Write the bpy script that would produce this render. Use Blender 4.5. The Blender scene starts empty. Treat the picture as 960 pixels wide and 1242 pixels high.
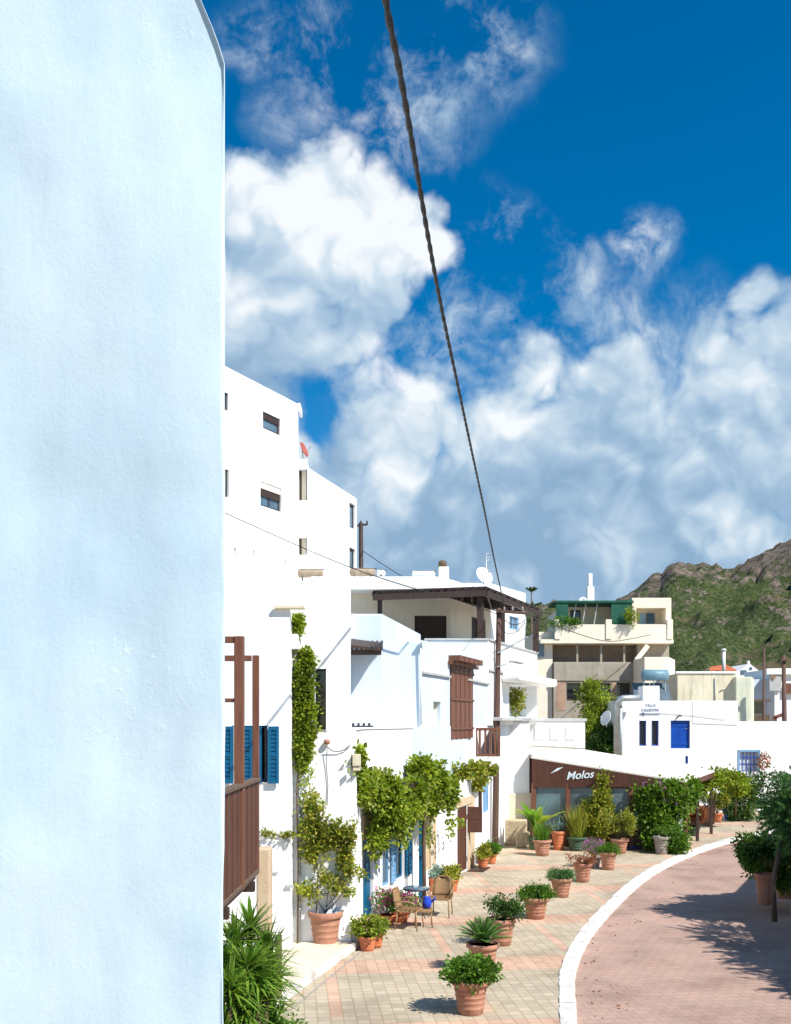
import bpy, math, random
import numpy as np
from mathutils import Vector, noise
C = bpy.context.scene.collection
PI = math.pi
F = 1200.0; CX = 480.0; HY = 875.0; CZ = 4.6      # focal length in photo pixels, principal column, horizon row, eye height

# ------------------------------------------------------------------ measuring helpers
def P(px, py, Y): return Vector(((px-CX)/F*Y, Y, CZ-(py-HY)/F*Y))
def G(px, py):
    Y = CZ*F/(py-HY); return Vector(((px-CX)/F*Y, Y, 0))
def Zat(py, Y): return CZ-(py-HY)/F*Y
def Xat(px, Y): return (px-CX)/F*Y
def hit(A, B, px):
    """point where the sight line of a photo column meets the plan line A-B"""
    k = (px-CX)/F; dx, dy = B[0]-A[0], B[1]-A[1]
    t = (k*A[1]-A[0])/(dx-k*dy); return (A[0]+dx*t, A[1]+dy*t)

# ------------------------------------------------------------------ objects
def tag(o, label=None, cat=None, group=None, kind=None):
    if label: o['label'] = label
    if cat: o['category'] = cat
    if group: o['group'] = group
    if kind: o['kind'] = kind
    return o
def empty(name, loc, label=None, cat=None, group=None, rz=0):
    o = bpy.data.objects.new(name, None); C.objects.link(o); o.location = loc; o.rotation_euler = (0, 0, rz)
    o.empty_display_size = .2
    return tag(o, label, cat, group)
def wpos(o):
    v = Vector((0, 0, 0))
    while o is not None: v = v+o.location; o = o.parent
    return v
def copy_tree(o, parent=None):
    c = o.copy(); C.objects.link(c); c.parent = parent
    for ch in list(o.children): copy_tree(ch, c)
    return c

class MB:
    def __init__(s): s.v = []; s.f = []; s.m = []; s.smooth = set()
    def add(s, vs, fs, m=0, sm=False):
        b = len(s.v); s.v += [tuple(v) for v in vs]
        for f in fs:
            if sm: s.smooth.add(len(s.f))
            s.f.append(tuple(i+b for i in f)); s.m.append(m)
        return s
    def box(s, x0, x1, y0, y1, z0, z1, m=0):
        vs = [(x0,y0,z0),(x1,y0,z0),(x1,y1,z0),(x0,y1,z0),(x0,y0,z1),(x1,y0,z1),(x1,y1,z1),(x0,y1,z1)]
        return s.add(vs, [(0,3,2,1),(4,5,6,7),(0,1,5,4),(1,2,6,5),(2,3,7,6),(3,0,4,7)], m)
    def obox(s, o, u, v, w, m=0):
        """box from corner o with edge vectors u, v, w"""
        o, u, v, w = map(Vector, (o, u, v, w))
        vs = [o, o+u, o+u+v, o+v, o+w, o+u+w, o+u+v+w, o+v+w]
        fs = [(0,3,2,1),(4,5,6,7),(0,1,5,4),(1,2,6,5),(2,3,7,6),(3,0,4,7)]
        if u.cross(v).dot(w) < 0: fs = [f[::-1] for f in fs]
        return s.add(vs, fs, m)
    def beam(s, a, b, w, h, m=0):
        a, b = Vector(a), Vector(b); d = (b-a); up = Vector((0,0,1))
        if abs(d.normalized().z) > .95: up = Vector((0,1,0))
        r = d.cross(up).normalized()*w; u = r.cross(d).normalized()*h
        return s.obox(a-r/2-u/2, d, r, u, m)
    def tube(s, pts, r, n=8, m=0, cap=True):
        pts = [Vector(p) for p in pts]; rr = r if isinstance(r, (list, tuple)) else [r]*len(pts)
        vs = []; fs = []
        for i, p in enumerate(pts):
            t = (pts[min(i+1, len(pts)-1)]-pts[max(i-1, 0)]).normalized()
            up = Vector((0,0,1)) if abs(t.z) < .95 else Vector((0,1,0))
            a = t.cross(up).normalized(); b = t.cross(a)
            for k in range(n):
                q = 2*PI*k/n; vs.append(p+(a*math.cos(q)+b*math.sin(q))*rr[i])
        for i in range(len(pts)-1):
            for k in range(n): fs.append((i*n+k, (i+1)*n+k, (i+1)*n+(k+1)%n, i*n+(k+1)%n))
        s.add(vs, fs, m, True)
        if cap:
            b = len(s.v)-len(vs)
            s.f.append(tuple(b+k for k in range(n))); s.m.append(m)
            s.f.append(tuple(b+(len(pts)-1)*n+k for k in range(n-1, -1, -1))); s.m.append(m)
        return s
    def lathe(s, prof, c=(0,0,0), n=24, m=0, wob=0):
        vs = []; fs = []
        for i, (r, z) in enumerate(prof):
            for k in range(n):
                q = 2*PI*k/n; vs.append((c[0]+r*math.cos(q), c[1]+r*math.sin(q), c[2]+z))
        for i in range(len(prof)-1):
            for k in range(n): fs.append((i*n+k, i*n+(k+1)%n, (i+1)*n+(k+1)%n, (i+1)*n+k))
        s.add(vs, fs, m, True)
        b = len(s.v)-len(vs)
        if prof[0][0] > 1e-4: s.f.append(tuple(b+k for k in range(n-1, -1, -1))); s.m.append(m)
        if prof[-1][0] > 1e-4: s.f.append(tuple(b+(len(prof)-1)*n+k for k in range(n))); s.m.append(m)
        return s
    def prism(s, poly, z0, z1, m=0):
        n = len(poly)
        vs = [(p[0], p[1], z0) for p in poly]+[(p[0], p[1], z1) for p in poly]
        fs = [tuple(range(n-1, -1, -1)), tuple(range(n, 2*n))]+[(i, (i+1)%n, n+(i+1)%n, n+i) for i in range(n)]
        return s.add(vs, fs, m)
    def leaves(s, pts, dirs, L, W, rng, m=0, fold=.25, jit=.35):
        n = len(pts)
        if n == 0: return s
        pts = np.asarray(pts, float); d = np.asarray(dirs, float)
        d /= np.linalg.norm(d, axis=1, keepdims=True)+1e-9
        r = rng.normal(size=(n, 3)); sd = np.cross(d, r); sd /= np.linalg.norm(sd, axis=1, keepdims=True)+1e-9
        nn = np.cross(d, sd)
        l = (L*(1+jit*rng.uniform(-1, 1, n)))[:, None]; w = (W*(1+jit*rng.uniform(-1, 1, n)))[:, None]
        a = pts; mid = pts+d*l*.42
        b = mid+sd*w*.5+nn*w*fold; c = pts+d*l-nn*l*.12; e = mid-sd*w*.5+nn*w*fold
        V = np.stack([a, b, c, e], 1).reshape(-1, 3)
        base = len(s.v); s.v += [tuple(x) for x in V.tolist()]
        for i in range(n):
            k = base+4*i; s.f.append((k, k+1, k+2)); s.f.append((k, k+2, k+3)); s.m += [m, m]
        return s
    def blade(s, p, d, L, W, droop, m=0, seg=4, up=None):
        """long strap leaf arching under its weight"""
        p = Vector(p); d = Vector(d).normalized(); side = d.cross(up or Vector((0,0,1)))
        if side.length < 1e-3: side = Vector((1,0,0))
        side.normalize(); vs = []; fs = []
        for i in range(seg+1):
            t = i/seg; q = p+d*L*t+Vector((0,0,-droop*L*t*t)); w = W*.5*(1-t**1.6)*(.55+.9*min(t*3, 1)*.5)+.0008
            nrm = Vector((0,0,1))
            vs += [q-side*w+nrm*w*.35, q, q+side*w+nrm*w*.35]
        for i in range(seg):
            a = 3*i; fs += [(a, a+1, a+4, a+3), (a+1, a+2, a+5, a+4)]
        return s.add(vs, fs, m, True)
    def build(s, name, mats, parent=None, bevel=0, label=None, cat=None, group=None, kind=None, weld=False, seg=2):
        me = bpy.data.meshes.new(name)
        o0 = wpos(parent) if parent is not None else Vector((0,0,0))
        vs = [(x-o0.x, y-o0.y, z-o0.z) for x, y, z in s.v]
        me.from_pydata(vs, [], s.f); me.update()
        if not isinstance(mats, (list, tuple)): mats = [mats]
        for q in mats: me.materials.append(q)
        if len(mats) > 1: me.polygons.foreach_set('material_index', s.m)
        if s.smooth:
            sm = [i in s.smooth for i in range(len(s.f))]; me.polygons.foreach_set('use_smooth', sm)
        o = bpy.data.objects.new(name, me); C.objects.link(o)
        if parent is not None: o.parent = parent
        if weld:
            w = o.modifiers.new('weld', 'WELD'); w.merge_threshold = .0005
        if bevel:
            b = o.modifiers.new('bevel', 'BEVEL'); b.width = bevel; b.segments = seg; b.limit_method = 'ANGLE'; b.angle_limit = math.radians(40)
        return tag(o, label, cat, group, kind)

# ------------------------------------------------------------------ materials
MATS = {}
def newmat(name):
    m = bpy.data.materials.new(name); m.use_nodes = True; nt = m.node_tree; nt.nodes.clear()
    out = nt.nodes.new('ShaderNodeOutputMaterial'); b = nt.nodes.new('ShaderNodeBsdfPrincipled')
    nt.links.new(b.outputs[0], out.inputs[0]); return m, nt, b, out
def N(nt, t, **k):
    n = nt.nodes.new(t)
    for a, v in k.items():
        if a[0] == '_': n.inputs[a[1:].replace('_', ' ')].default_value = v
        else: setattr(n, a, v)
    return n
def tex(nt, scale, detail=6, rough=.6, vec=None):
    n = N(nt, 'ShaderNodeTexNoise'); n.inputs['Scale'].default_value = scale; n.inputs['Detail'].default_value = detail; n.inputs['Roughness'].default_value = rough
    if vec is None:
        vec = nt.nodes.new('ShaderNodeNewGeometry').outputs['Position']
    nt.links.new(vec, n.inputs['Vector']); return n
def ramp(nt, src, stops):
    r = nt.nodes.new('ShaderNodeValToRGB'); e = r.color_ramp.elements
    while len(e) < len(stops): e.new(.5)
    for i, (p, c) in enumerate(stops): e[i].position = p; e[i].color = (*c, 1) if len(c) == 3 else c
    nt.links.new(src, r.inputs[0]); return r
def mixc(nt, fac, a, b, bt='MIX'):
    n = nt.nodes.new('ShaderNodeMix'); n.data_type = 'RGBA'; n.blend_type = bt
    for sock, v in ((n.inputs[0], fac), (n.inputs[6], a), (n.inputs[7], b)):
        if hasattr(v, 'is_linked'): nt.links.new(v, sock)
        elif isinstance(v, (int, float)): sock.default_value = v
        else: sock.default_value = (*v, 1)
    return n.outputs[2]
def bump(nt, b, src, strength, dist):
    n = nt.nodes.new('ShaderNodeBump'); n.inputs['Strength'].default_value = strength; n.inputs['Distance'].default_value = dist
    nt.links.new(src, n.inputs['Height']); nt.links.new(n.outputs[0], b.inputs['Normal']); return n
def math_(nt, op, a, b=None, c=None, clamp=False):
    n = nt.nodes.new('ShaderNodeMath'); n.operation = op; n.use_clamp = clamp
    for i, v in enumerate((a, b, c)):
        if v is None: continue
        if hasattr(v, 'is_linked'): nt.links.new(v, n.inputs[i])
        else: n.inputs[i].default_value = v
    return n.outputs[0]

def rough_mat(name, c1, c2, scale=3, rough=.8, bs=.3, bd=.01, bscale=60, streak=None, spec=.3, metal=0):
    m, nt, b, out = newmat(name)
    n = tex(nt, scale); r = ramp(nt, n.outputs[0], [(.3, c1), (.7, c2)]); col = r.outputs[0]
    if streak:
        g = nt.nodes.new('ShaderNodeNewGeometry'); mp = N(nt, 'ShaderNodeMapping'); mp.inputs['Scale'].default_value = (5, 5, .35)
        nt.links.new(g.outputs['Position'], mp.inputs[0]); s = tex(nt, 1.0, 8, .7, mp.outputs[0])
        k = ramp(nt, s.outputs[0], [(.52, (0,0,0)), (.75, (1,1,1))]); amt = math_(nt, 'MULTIPLY', k.outputs[0], streak[1])
        col = mixc(nt, amt, col, streak[0])
    nt.links.new(col, b.inputs['Base Color']); b.inputs['Roughness'].default_value = rough; b.inputs['Specular IOR Level'].default_value = spec; b.inputs['Metallic'].default_value = metal
    if bs:
        q = tex(nt, bscale, 5, .7); bump(nt, b, q.outputs[0], bs, bd)
    return m
M = {}
M['white'] = rough_mat('white_plaster', (.83,.83,.81), (.87,.87,.86), 1.2, .85, .35, .01, 25, ((.58,.565,.52), .30))
M['pale'] = rough_mat('pale_blue_plaster', (.53,.62,.70), (.60,.68,.745), .8, .85, .4, .012, 18, ((.70,.75,.78), .5))
M['cream'] = rough_mat('cream_plaster', (.78,.68,.53), (.84,.76,.62), 1.5, .85, .3, .01, 25, ((.42,.36,.28), .3))
M['stained'] = rough_mat('stained_plaster', (.60,.52,.36), (.72,.66,.50), .8, .9, .5, .02, 12, ((.20,.21,.15), .75))
M['greenish'] = rough_mat('weathered_plaster', (.50,.53,.40), (.66,.66,.52), .9, .9, .5, .02, 12, ((.30,.34,.28), .6))
M['concrete'] = rough_mat('raw_concrete', (.30,.26,.20), (.42,.37,.30), 1.0, .9, .5, .02, 14, ((.16,.14,.11), .6))
M['brick'] = rough_mat('bare_brick', (.36,.22,.15), (.46,.31,.22), 2.5, .9, .5, .02, 14)
M['recess'] = rough_mat('brown_render', (.24,.18,.14), (.34,.27,.21), 1.2, .9, .4, .02, 14, ((.12,.09,.07), .6))
M['coping'] = rough_mat('grey_coping', (.38,.39,.38), (.48,.48,.46), 2, .8, .3, .01, 30)
M['tan'] = rough_mat('tan_stone', (.50,.36,.22), (.62,.48,.32), 3, .85, .5, .02, 20)
M['step'] = rough_mat('beige_cement', (.62,.54,.40), (.70,.62,.48), 1.5, .85, .3, .01, 40)
M['rock'] = rough_mat('stone_block', (.42,.33,.22), (.58,.47,.33), 4, .9, .8, .05, 9)
M['kerbw'] = rough_mat('kerb_whitewash', (.50,.47,.43), (.80,.79,.76), 2.2, .8, .8, .03, 9, ((.30,.28,.25), .7))
def wood(name, c1, c2, rough=.55):
    m, nt, b, out = newmat(name)
    g = nt.nodes.new('ShaderNodeNewGeometry'); mp = N(nt, 'ShaderNodeMapping'); mp.inputs['Scale'].default_value = (14, 14, 1.2)
    nt.links.new(g.outputs['Position'], mp.inputs[0]); n = tex(nt, 1.5, 8, .7, mp.outputs[0])
    r = ramp(nt, n.outputs[0], [(.3, c1), (.7, c2)]); nt.links.new(r.outputs[0], b.inputs['Base Color'])
    b.inputs['Roughness'].default_value = rough; b.inputs['Specular IOR Level'].default_value = .35
    bump(nt, b, n.outputs[0], .35, .006); return m
M['wood'] = wood('stained_wood', (.105,.038,.022), (.20,.085,.05))
M['woodred'] = wood('deep_brown_wood', (.06,.022,.014), (.125,.05,.03))
M['darkwood'] = wood('dark_wood', (.028,.017,.013), (.06,.035,.026))
M['pole'] = wood('weathered_pole', (.065,.035,.026), (.15,.085,.065), .8)
M['bark'] = wood('bark', (.07,.045,.03), (.17,.12,.08), .9)
M['tank'] = rough_mat('rusty_tank', (.26,.19,.12), (.42,.34,.25), 3, .6, .3, .01, 20, ((.10,.05,.03), .6))
M['blue'] = rough_mat('blue_gloss_paint', (.003,.085,.18), (.004,.11,.22), 2, .45, .15, .004, 30)
M['navy'] = rough_mat('deep_blue_paint', (.004,.05,.30), (.006,.07,.38), 2, .4, .15, .004, 30)
M['ltblue'] = rough_mat('light_blue_paint', (.16,.33,.52), (.22,.40,.58), 2, .5, .15, .004, 30)
M['red'] = rough_mat('red_roof_tile', (.40,.10,.04), (.55,.17,.07), 3, .8, .5, .02, 6)
M['awning'] = rough_mat('cream_canvas', (.74,.69,.58), (.79,.74,.64), 2, .75, .2, .01, 8)
M['green_net'] = rough_mat('green_netting', (.01,.07,.045), (.02,.11,.07), 2, .8, .3, .01, 30)
M['metal'] = rough_mat('galvanised_metal', (.33,.37,.37), (.48,.52,.52), 3, .45, .2, .005, 20, None, .5, .6)
M['dish'] = rough_mat('white_enamel', (.66,.68,.68), (.74,.76,.76), 2, .4, .05, .002, 20)
M['dishred'] = rough_mat('rusty_red_enamel', (.30,.07,.05), (.42,.13,.10), 4, .6, .2, .004, 30)
M['rubber'] = rough_mat('black_cable', (.012,.012,.013), (.03,.03,.032), 20, .6, .3, .003, 90)
M['iron'] = rough_mat('dark_iron', (.03,.03,.035), (.06,.06,.07), 4, .5, .2, .004, 30)
M['tcotta'] = rough_mat('terracotta', (.33,.145,.09), (.45,.23,.15), 5, .85, .5, .006, 45, ((.58,.44,.34), .5))
M['tcotta2'] = rough_mat('orange_plastic_pot', (.50,.14,.06), (.58,.20,.09), 3, .55, .1, .003, 40)
M['stonepot'] = rough_mat('grey_stone_pot', (.25,.22,.20), (.38,.34,.30), 6, .9, .6, .01, 30)
M['greenpot'] = rough_mat('green_glazed_pot', (.03,.07,.04), (.07,.12,.07), 5, .5, .3, .004, 30)
M['bluepot'] = rough_mat('blue_glazed_pot', (.01,.04,.40), (.02,.07,.50), 3, .3, .1, .003, 30)
M['bluemat'] = rough_mat('blue_plastic', (.01,.10,.42), (.02,.14,.50), 3, .5, .4, .02, 8)
M['soil'] = rough_mat('soil', (.05,.035,.025), (.10,.07,.05), 12, .95, .8, .02, 40)
M['solar'] = rough_mat('solar_panel', (.06,.09,.11), (.10,.14,.17), 2, .3, 0, 0, 10)
M['heater'] = rough_mat('blue_tank_paint', (.10,.20,.25), (.16,.28,.33), 3, .45, .1, .004, 20)
M['lettering'] = rough_mat('white_lettering', (.72,.85,.90), (.80,.90,.93), 3, .6, 0, 0, 10)
M['ink'] = rough_mat('grey_blue_lettering', (.16,.22,.32), (.22,.28,.38), 3, .6, 0, 0, 10)
def rattan():
    m, nt, b, out = newmat('woven_rattan')
    g = nt.nodes.new('ShaderNodeNewGeometry'); w1 = N(nt, 'ShaderNodeTexWave'); w1.inputs['Scale'].default_value = 14; w1.bands_direction = 'Z'
    w2 = N(nt, 'ShaderNodeTexWave'); w2.inputs['Scale'].default_value = 14; w2.bands_direction = 'X'
    for w in (w1, w2): nt.links.new(g.outputs['Position'], w.inputs[0])
    x = math_(nt, 'MULTIPLY', w1.outputs[1], w2.outputs[1]); r = ramp(nt, x, [(.0, (.20,.11,.045)), (.6, (.46,.29,.14))])
    nt.links.new(r.outputs[0], b.inputs['Base Color']); b.inputs['Roughness'].default_value = .6; bump(nt, b, x, .5, .004); return m
M['rattan'] = rattan()
def glass(name, c, rough=.06):
    m, nt, b, out = newmat(name)
    n = tex(nt, .9, 3); r = ramp(nt, n.outputs[0], [(.35, tuple(x*.6 for x in c)), (.65, tuple(x*1.4 for x in c))])
    nt.links.new(r.outputs[0], b.inputs['Base Color']); b.inputs['Roughness'].default_value = rough; b.inputs['Specular IOR Level'].default_value = .8
    q = tex(nt, 1.7, 2); bump(nt, b, q.outputs[0], .15, .03); return m
M['glass'] = glass('dark_window_glass', (.012,.016,.02))
M['glass2'] = glass('grey_window_glass', (.09,.14,.18), .15)
M['screen'] = glass('clear_plastic_screen', (.10,.16,.18), .2)
def leafmat(name, cols, trans=.35, rough=.5):
    m, nt, b, out = newmat(name)
    g = nt.nodes.new('ShaderNodeNewGeometry')
    r = ramp(nt, g.outputs['Random Per Island'], [(i/(len(cols)-1) if len(cols) > 1 else 0, c) for i, c in enumerate(cols)])
    n = tex(nt, 2.2, 3); v = ramp(nt, n.outputs[0], [(.35, (.75,.75,.75)), (.65, (1.25,1.25,1.1))])
    col = mixc(nt, 1.0, r.outputs[0], v.outputs[0], 'MULTIPLY')
    nt.links.new(col, b.inputs['Base Color']); b.inputs['Roughness'].default_value = rough; b.inputs['Specular IOR Level'].default_value = .35
    t = nt.nodes.new('ShaderNodeBsdfTranslucent'); tc = mixc(nt, 1.0, col, (1.5,1.5,.7), 'MULTIPLY'); nt.links.new(tc, t.inputs[0])
    x = nt.nodes.new('ShaderNodeMixShader'); x.inputs[0].default_value = trans
    nt.links.new(b.outputs[0], x.inputs[1]); nt.links.new(t.outputs[0], x.inputs[2]); nt.links.new(x.outputs[0], out.inputs[0]); return m
M['vine'] = leafmat('vine_leaf', [(.10,.17,.015), (.20,.28,.025), (.32,.36,.04), (.15,.22,.02)])
M['vine_y'] = leafmat('yellow_green_leaf', [(.10,.18,.02), (.28,.30,.04), (.40,.36,.07)])
M['leaf'] = leafmat('green_leaf', [(.05,.13,.012), (.09,.20,.02), (.15,.27,.035)])
M['leafd'] = leafmat('dark_leaf', [(.025,.065,.012), (.045,.11,.02), (.08,.16,.03)])
M['yucca'] = leafmat('yucca_leaf', [(.05,.13,.015), (.10,.21,.025), (.22,.33,.05), (.07,.16,.02)], .3, .4)
M['banana'] = leafmat('banana_leaf', [(.10,.24,.03), (.20,.34,.04), (.42,.46,.08)], .5, .45)
M['feather'] = leafmat('tamarisk_leaf', [(.05,.13,.05), (.08,.19,.07), (.13,.25,.09)])
M['cycad'] = leafmat('cycad_leaf', [(.05,.14,.03), (.09,.20,.04), (.15,.27,.07)], .25, .4)
M['agave'] = leafmat('agave_leaf', [(.16,.26,.26), (.25,.36,.34)], .2)
M['leafv'] = leafmat('bright_vine_leaf', [(.06,.14,.015), (.12,.23,.025), (.20,.31,.04)])
M['rust'] = leafmat('rust_leaf', [(.22,.06,.03), (.35,.12,.06), (.14,.08,.03)])
M['magenta'] = leafmat('magenta_petal', [(.50,.05,.30), (.62,.12,.42)])
M['purple'] = leafmat('mauve_petal', [(.30,.12,.36), (.42,.20,.46)])
M['yellowp'] = leafmat('yellow_petal', [(.65,.52,.04), (.75,.65,.12)])
M['pinkp'] = leafmat('pink_petal', [(.65,.30,.30), (.70,.55,.40)])

def paving(name, ca, cb, cm, rot, bw, bh, band=None, off=0.5):
    m, nt, b, out = newmat(name)
    g = nt.nodes.new('ShaderNodeNewGeometry'); mp = N(nt, 'ShaderNodeMapping'); mp.inputs['Rotation'].default_value = (0, 0, rot)
    nt.links.new(g.outputs['Position'], mp.inputs[0])
    br = N(nt, 'ShaderNodeTexBrick'); br.offset = off; br.inputs['Scale'].default_value = 1; br.inputs['Brick Width'].default_value = bw; br.inputs['Row Height'].default_value = bh
    br.inputs['Mortar Size'].default_value = .012; br.inputs['Mortar Smooth'].default_value = .3; br.inputs['Bias'].default_value = 0
    br.inputs['Color1'].default_value = (.87,.87,.87,1); br.inputs['Color2'].default_value = (1.08,1.08,1.08,1); br.inputs['Mortar'].default_value = (*cm, 1)
    if band is None: br.inputs['Color1'].default_value = (.95,.95,.95,1); br.inputs['Color2'].default_value = (1.04,1.04,1.04,1)
    nt.links.new(mp.outputs[0], br.inputs[0])
    big = tex(nt, .55, 6, .65); dirt = ramp(nt, big.outputs[0], [(.36, (.76,.74,.72)), (.5, (.97,.96,.95)), (.66, (1.08,1.07,1.05))])
    base = ca
    if band:
        sx = nt.nodes.new('ShaderNodeSeparateXYZ'); nt.links.new(mp.outputs[0], sx.inputs[0])
        # snap to whole pavers so that the bands end on joints
        fx = math_(nt, 'MULTIPLY', math_(nt, 'FLOOR', math_(nt, 'DIVIDE', sx.outputs[0], bw)), bw)
        fy = math_(nt, 'MULTIPLY', math_(nt, 'FLOOR', math_(nt, 'DIVIDE', sx.outputs[1], bh)), bh)
        my = math_(nt, 'FLOORED_MODULO', math_(nt, 'SUBTRACT', fy, band[2]), band[0]); by = math_(nt, 'LESS_THAN', my, band[1])
        mx = math_(nt, 'FLOORED_MODULO', math_(nt, 'SUBTRACT', fx, band[5]), band[3]); bx = math_(nt, 'LESS_THAN', mx, band[4]); bx = math_(nt, 'MULTIPLY', bx, math_(nt, 'MULTIPLY', math_(nt, 'GREATER_THAN', my, 1.35), math_(nt, 'LESS_THAN', my, 3.65)))
        k = math_(nt, 'MAXIMUM', by, bx)
        base = mixc(nt, k, ca, cb)
        col = mixc(nt, 1.0, base, br.outputs[0], 'MULTIPLY')
    else:
        n2 = tex(nt, 1.3, 5); k = ramp(nt, n2.outputs[0], [(.35, (0,0,0)), (.65, (1,1,1))])
        base = mixc(nt, k.outputs[0], ca, cb); col = mixc(nt, 1.0, base, br.outputs[0], 'MULTIPLY')
    col = mixc(nt, 1.0, col, dirt.outputs[0], 'MULTIPLY')
    nt.links.new(col, b.inputs['Base Color']); b.inputs['Roughness'].default_value = .85; b.inputs['Specular IOR Level'].default_value = .25
    fine = tex(nt, 40, 4); h = math_(nt, 'MULTIPLY_ADD', fine.outputs[0], .25, math_(nt, 'MULTIPLY', br.outputs[1], -1))
    bump(nt, b, h, .5, .008); return m
M['pave'] = paving('promenade_pavers', (.46,.39,.29), (.56,.375,.275), (.78,.74,.68), math.radians(-6), .20, .20, (4.0, 1.0, 2.0, 2.4, .2, .55), off=0)
M['road'] = paving('road_pavers', (.43,.285,.23), (.375,.265,.22), (.84,.82,.80), math.radians(-6), .24, .20, None)
def terrain_mat():
    m, nt, b, out = newmat('scrubby_ground')
    n = tex(nt, .05, 10, .7); r = ramp(nt, n.outputs[0], [(.38, (.22,.16,.10)), (.5, (.10,.11,.04)), (.62, (.05,.08,.025))])
    nt.links.new(r.outputs[0], b.inputs['Base Color']); b.inputs['Roughness'].default_value = .95; return m
M['terrain'] = terrain_mat()
def hill_mat():
    m, nt, b, out = newmat('rocky_hillside')
    g = nt.nodes.new('ShaderNodeNewGeometry'); sp = nt.nodes.new('ShaderNodeSeparateXYZ'); nt.links.new(g.outputs['Position'], sp.inputs[0])
    n = tex(nt, .016, 8, .65); n2 = tex(nt, .11, 8, .75); n3 = tex(nt, .35, 5, .8)
    rock = ramp(nt, n2.outputs[0], [(.38, (.085,.07,.06)), (.5, (.165,.13,.105)), (.62, (.28,.225,.18))])
    veg = ramp(nt, n3.outputs[0], [(.38, (.03,.05,.022)), (.5, (.065,.095,.03)), (.62, (.13,.15,.055))])  # scrub greens shifted greyer and bluer to put distance haze into the colour
    # rock towards the crest, scrub below, bare terraces in patches
    hz = math_(nt, 'MULTIPLY_ADD', sp.outputs[2], .0026, -.575)
    k = math_(nt, 'ADD', hz, math_(nt, 'MULTIPLY', n.outputs[0], 1.1)); k = math_(nt, 'ADD', k, math_(nt, 'MULTIPLY_ADD', math_(nt, 'ADD', n2.outputs[0], math_(nt, 'MULTIPLY', n3.outputs[0], .6)), 1.9, -1.5))
    kk = ramp(nt, k, [(.30, (0,0,0)), (.38, (1,1,1))])
    nb = tex(nt, .028, 5, .6); sk = ramp(nt, nb.outputs[0], [(.57, (0,0,0)), (.64, (1,1,1))]); vg = mixc(nt, math_(nt, 'MULTIPLY', sk.outputs[0], .75), veg.outputs[0], (.20,.145,.095))
    col = mixc(nt, kk.outputs[0], vg, rock.outputs[0]); nt.links.new(col, b.inputs['Base Color'])
    b.inputs['Roughness'].default_value = .95; b.inputs['Specular IOR Level'].default_value = .1
    hh = math_(nt, 'ADD', n2.outputs[0], math_(nt, 'MULTIPLY', n3.outputs[0], .5)); bump(nt, b, hh, .9, 5); return m
M['hill'] = hill_mat()

# ------------------------------------------------------------------ building helpers
class Op:   # an opening in a wall
    pass
def add_wall(mb, A, B, z0, z1, ops, m=0):
    """wall face from A to B (outside on the right hand), with recessed openings"""
    A = Vector((A[0], A[1], 0)); B = Vector((B[0], B[1], 0)); L = (B-A).length; u = (B-A)/L; n = Vector((u.y, -u.x, 0))
    ss = sorted({0, L, *[o.s0 for o in ops], *[o.s1 for o in ops]}); zs = sorted({z0, z1, *[o.z0 for o in ops], *[o.z1 for o in ops]})
    pt = lambda s, z, d=0: A+u*s+Vector((0,0,z))-n*d
    for i in range(len(ss)-1):
        for j in range(len(zs)-1):
            sm, zm = (ss[i]+ss[i+1])/2, (zs[j]+zs[j+1])/2
            if any(o.s0 < sm < o.s1 and o.z0 < zm < o.z1 for o in ops): continue
            mb.add([pt(ss[i], zs[j]), pt(ss[i+1], zs[j]), pt(ss[i+1], zs[j+1]), pt(ss[i], zs[j+1])], [(0,1,2,3)], m)
    for o in ops:
        d = o.d; a, b, c, e = (o.s0, o.z0), (o.s1, o.z0), (o.s1, o.z1), (o.s0, o.z1)
        for p, q in ((a, b), (b, c), (c, e), (e, a)):
            mb.add([pt(*p), pt(*q), pt(*q, d), pt(*p, d)], [(3,2,1,0)], m)
        mb.add([pt(*a, d), pt(*b, d), pt(*c, d), pt(*e, d)], [(0,1,2,3)], m)
        o.A, o.u, o.n = A, u, n
def opening(A, B, px0, px1, py0, py1, d=.2):
    """opening measured on the wall A-B"""
    o = Op(); p = hit(A, B, px0); q = hit(A, B, px1); V = lambda t: math.hypot(t[0]-A[0], t[1]-A[1])
    o.s0, o.s1 = V(p), V(q); Y = (p[1]+q[1])/2; o.z1, o.z0 = Zat(py0, Y), Zat(py1, Y); o.d = d; return o
def block(mb, foot, z0, z1, ops={}, m=0, parapet=0, top=0):
    """closed block on a counter-clockwise footprint; ops maps edge index to its openings"""
    n = len(foot)
    for i in range(n): add_wall(mb, foot[i], foot[(i+1)%n], z0, z1, ops.get(i, []), m)
    mb.add([(p[0], p[1], z1) for p in foot], [tuple(range(n))], top)
def plate(mb, o, a0, a1, b0, b1, dep, th, m=0):
    """box inside opening o: a along, b up, both as fractions; front face dep behind the wall face"""
    w, h = o.s1-o.s0, o.z1-o.z0
    p = o.A+o.u*(o.s0+w*a0)+Vector((0,0,o.z0+h*b0))-o.n*(dep+th)
    mb.obox(p, o.u*w*(a1-a0), o.n*th, Vector((0,0,h*(b1-b0))), m)
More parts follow.
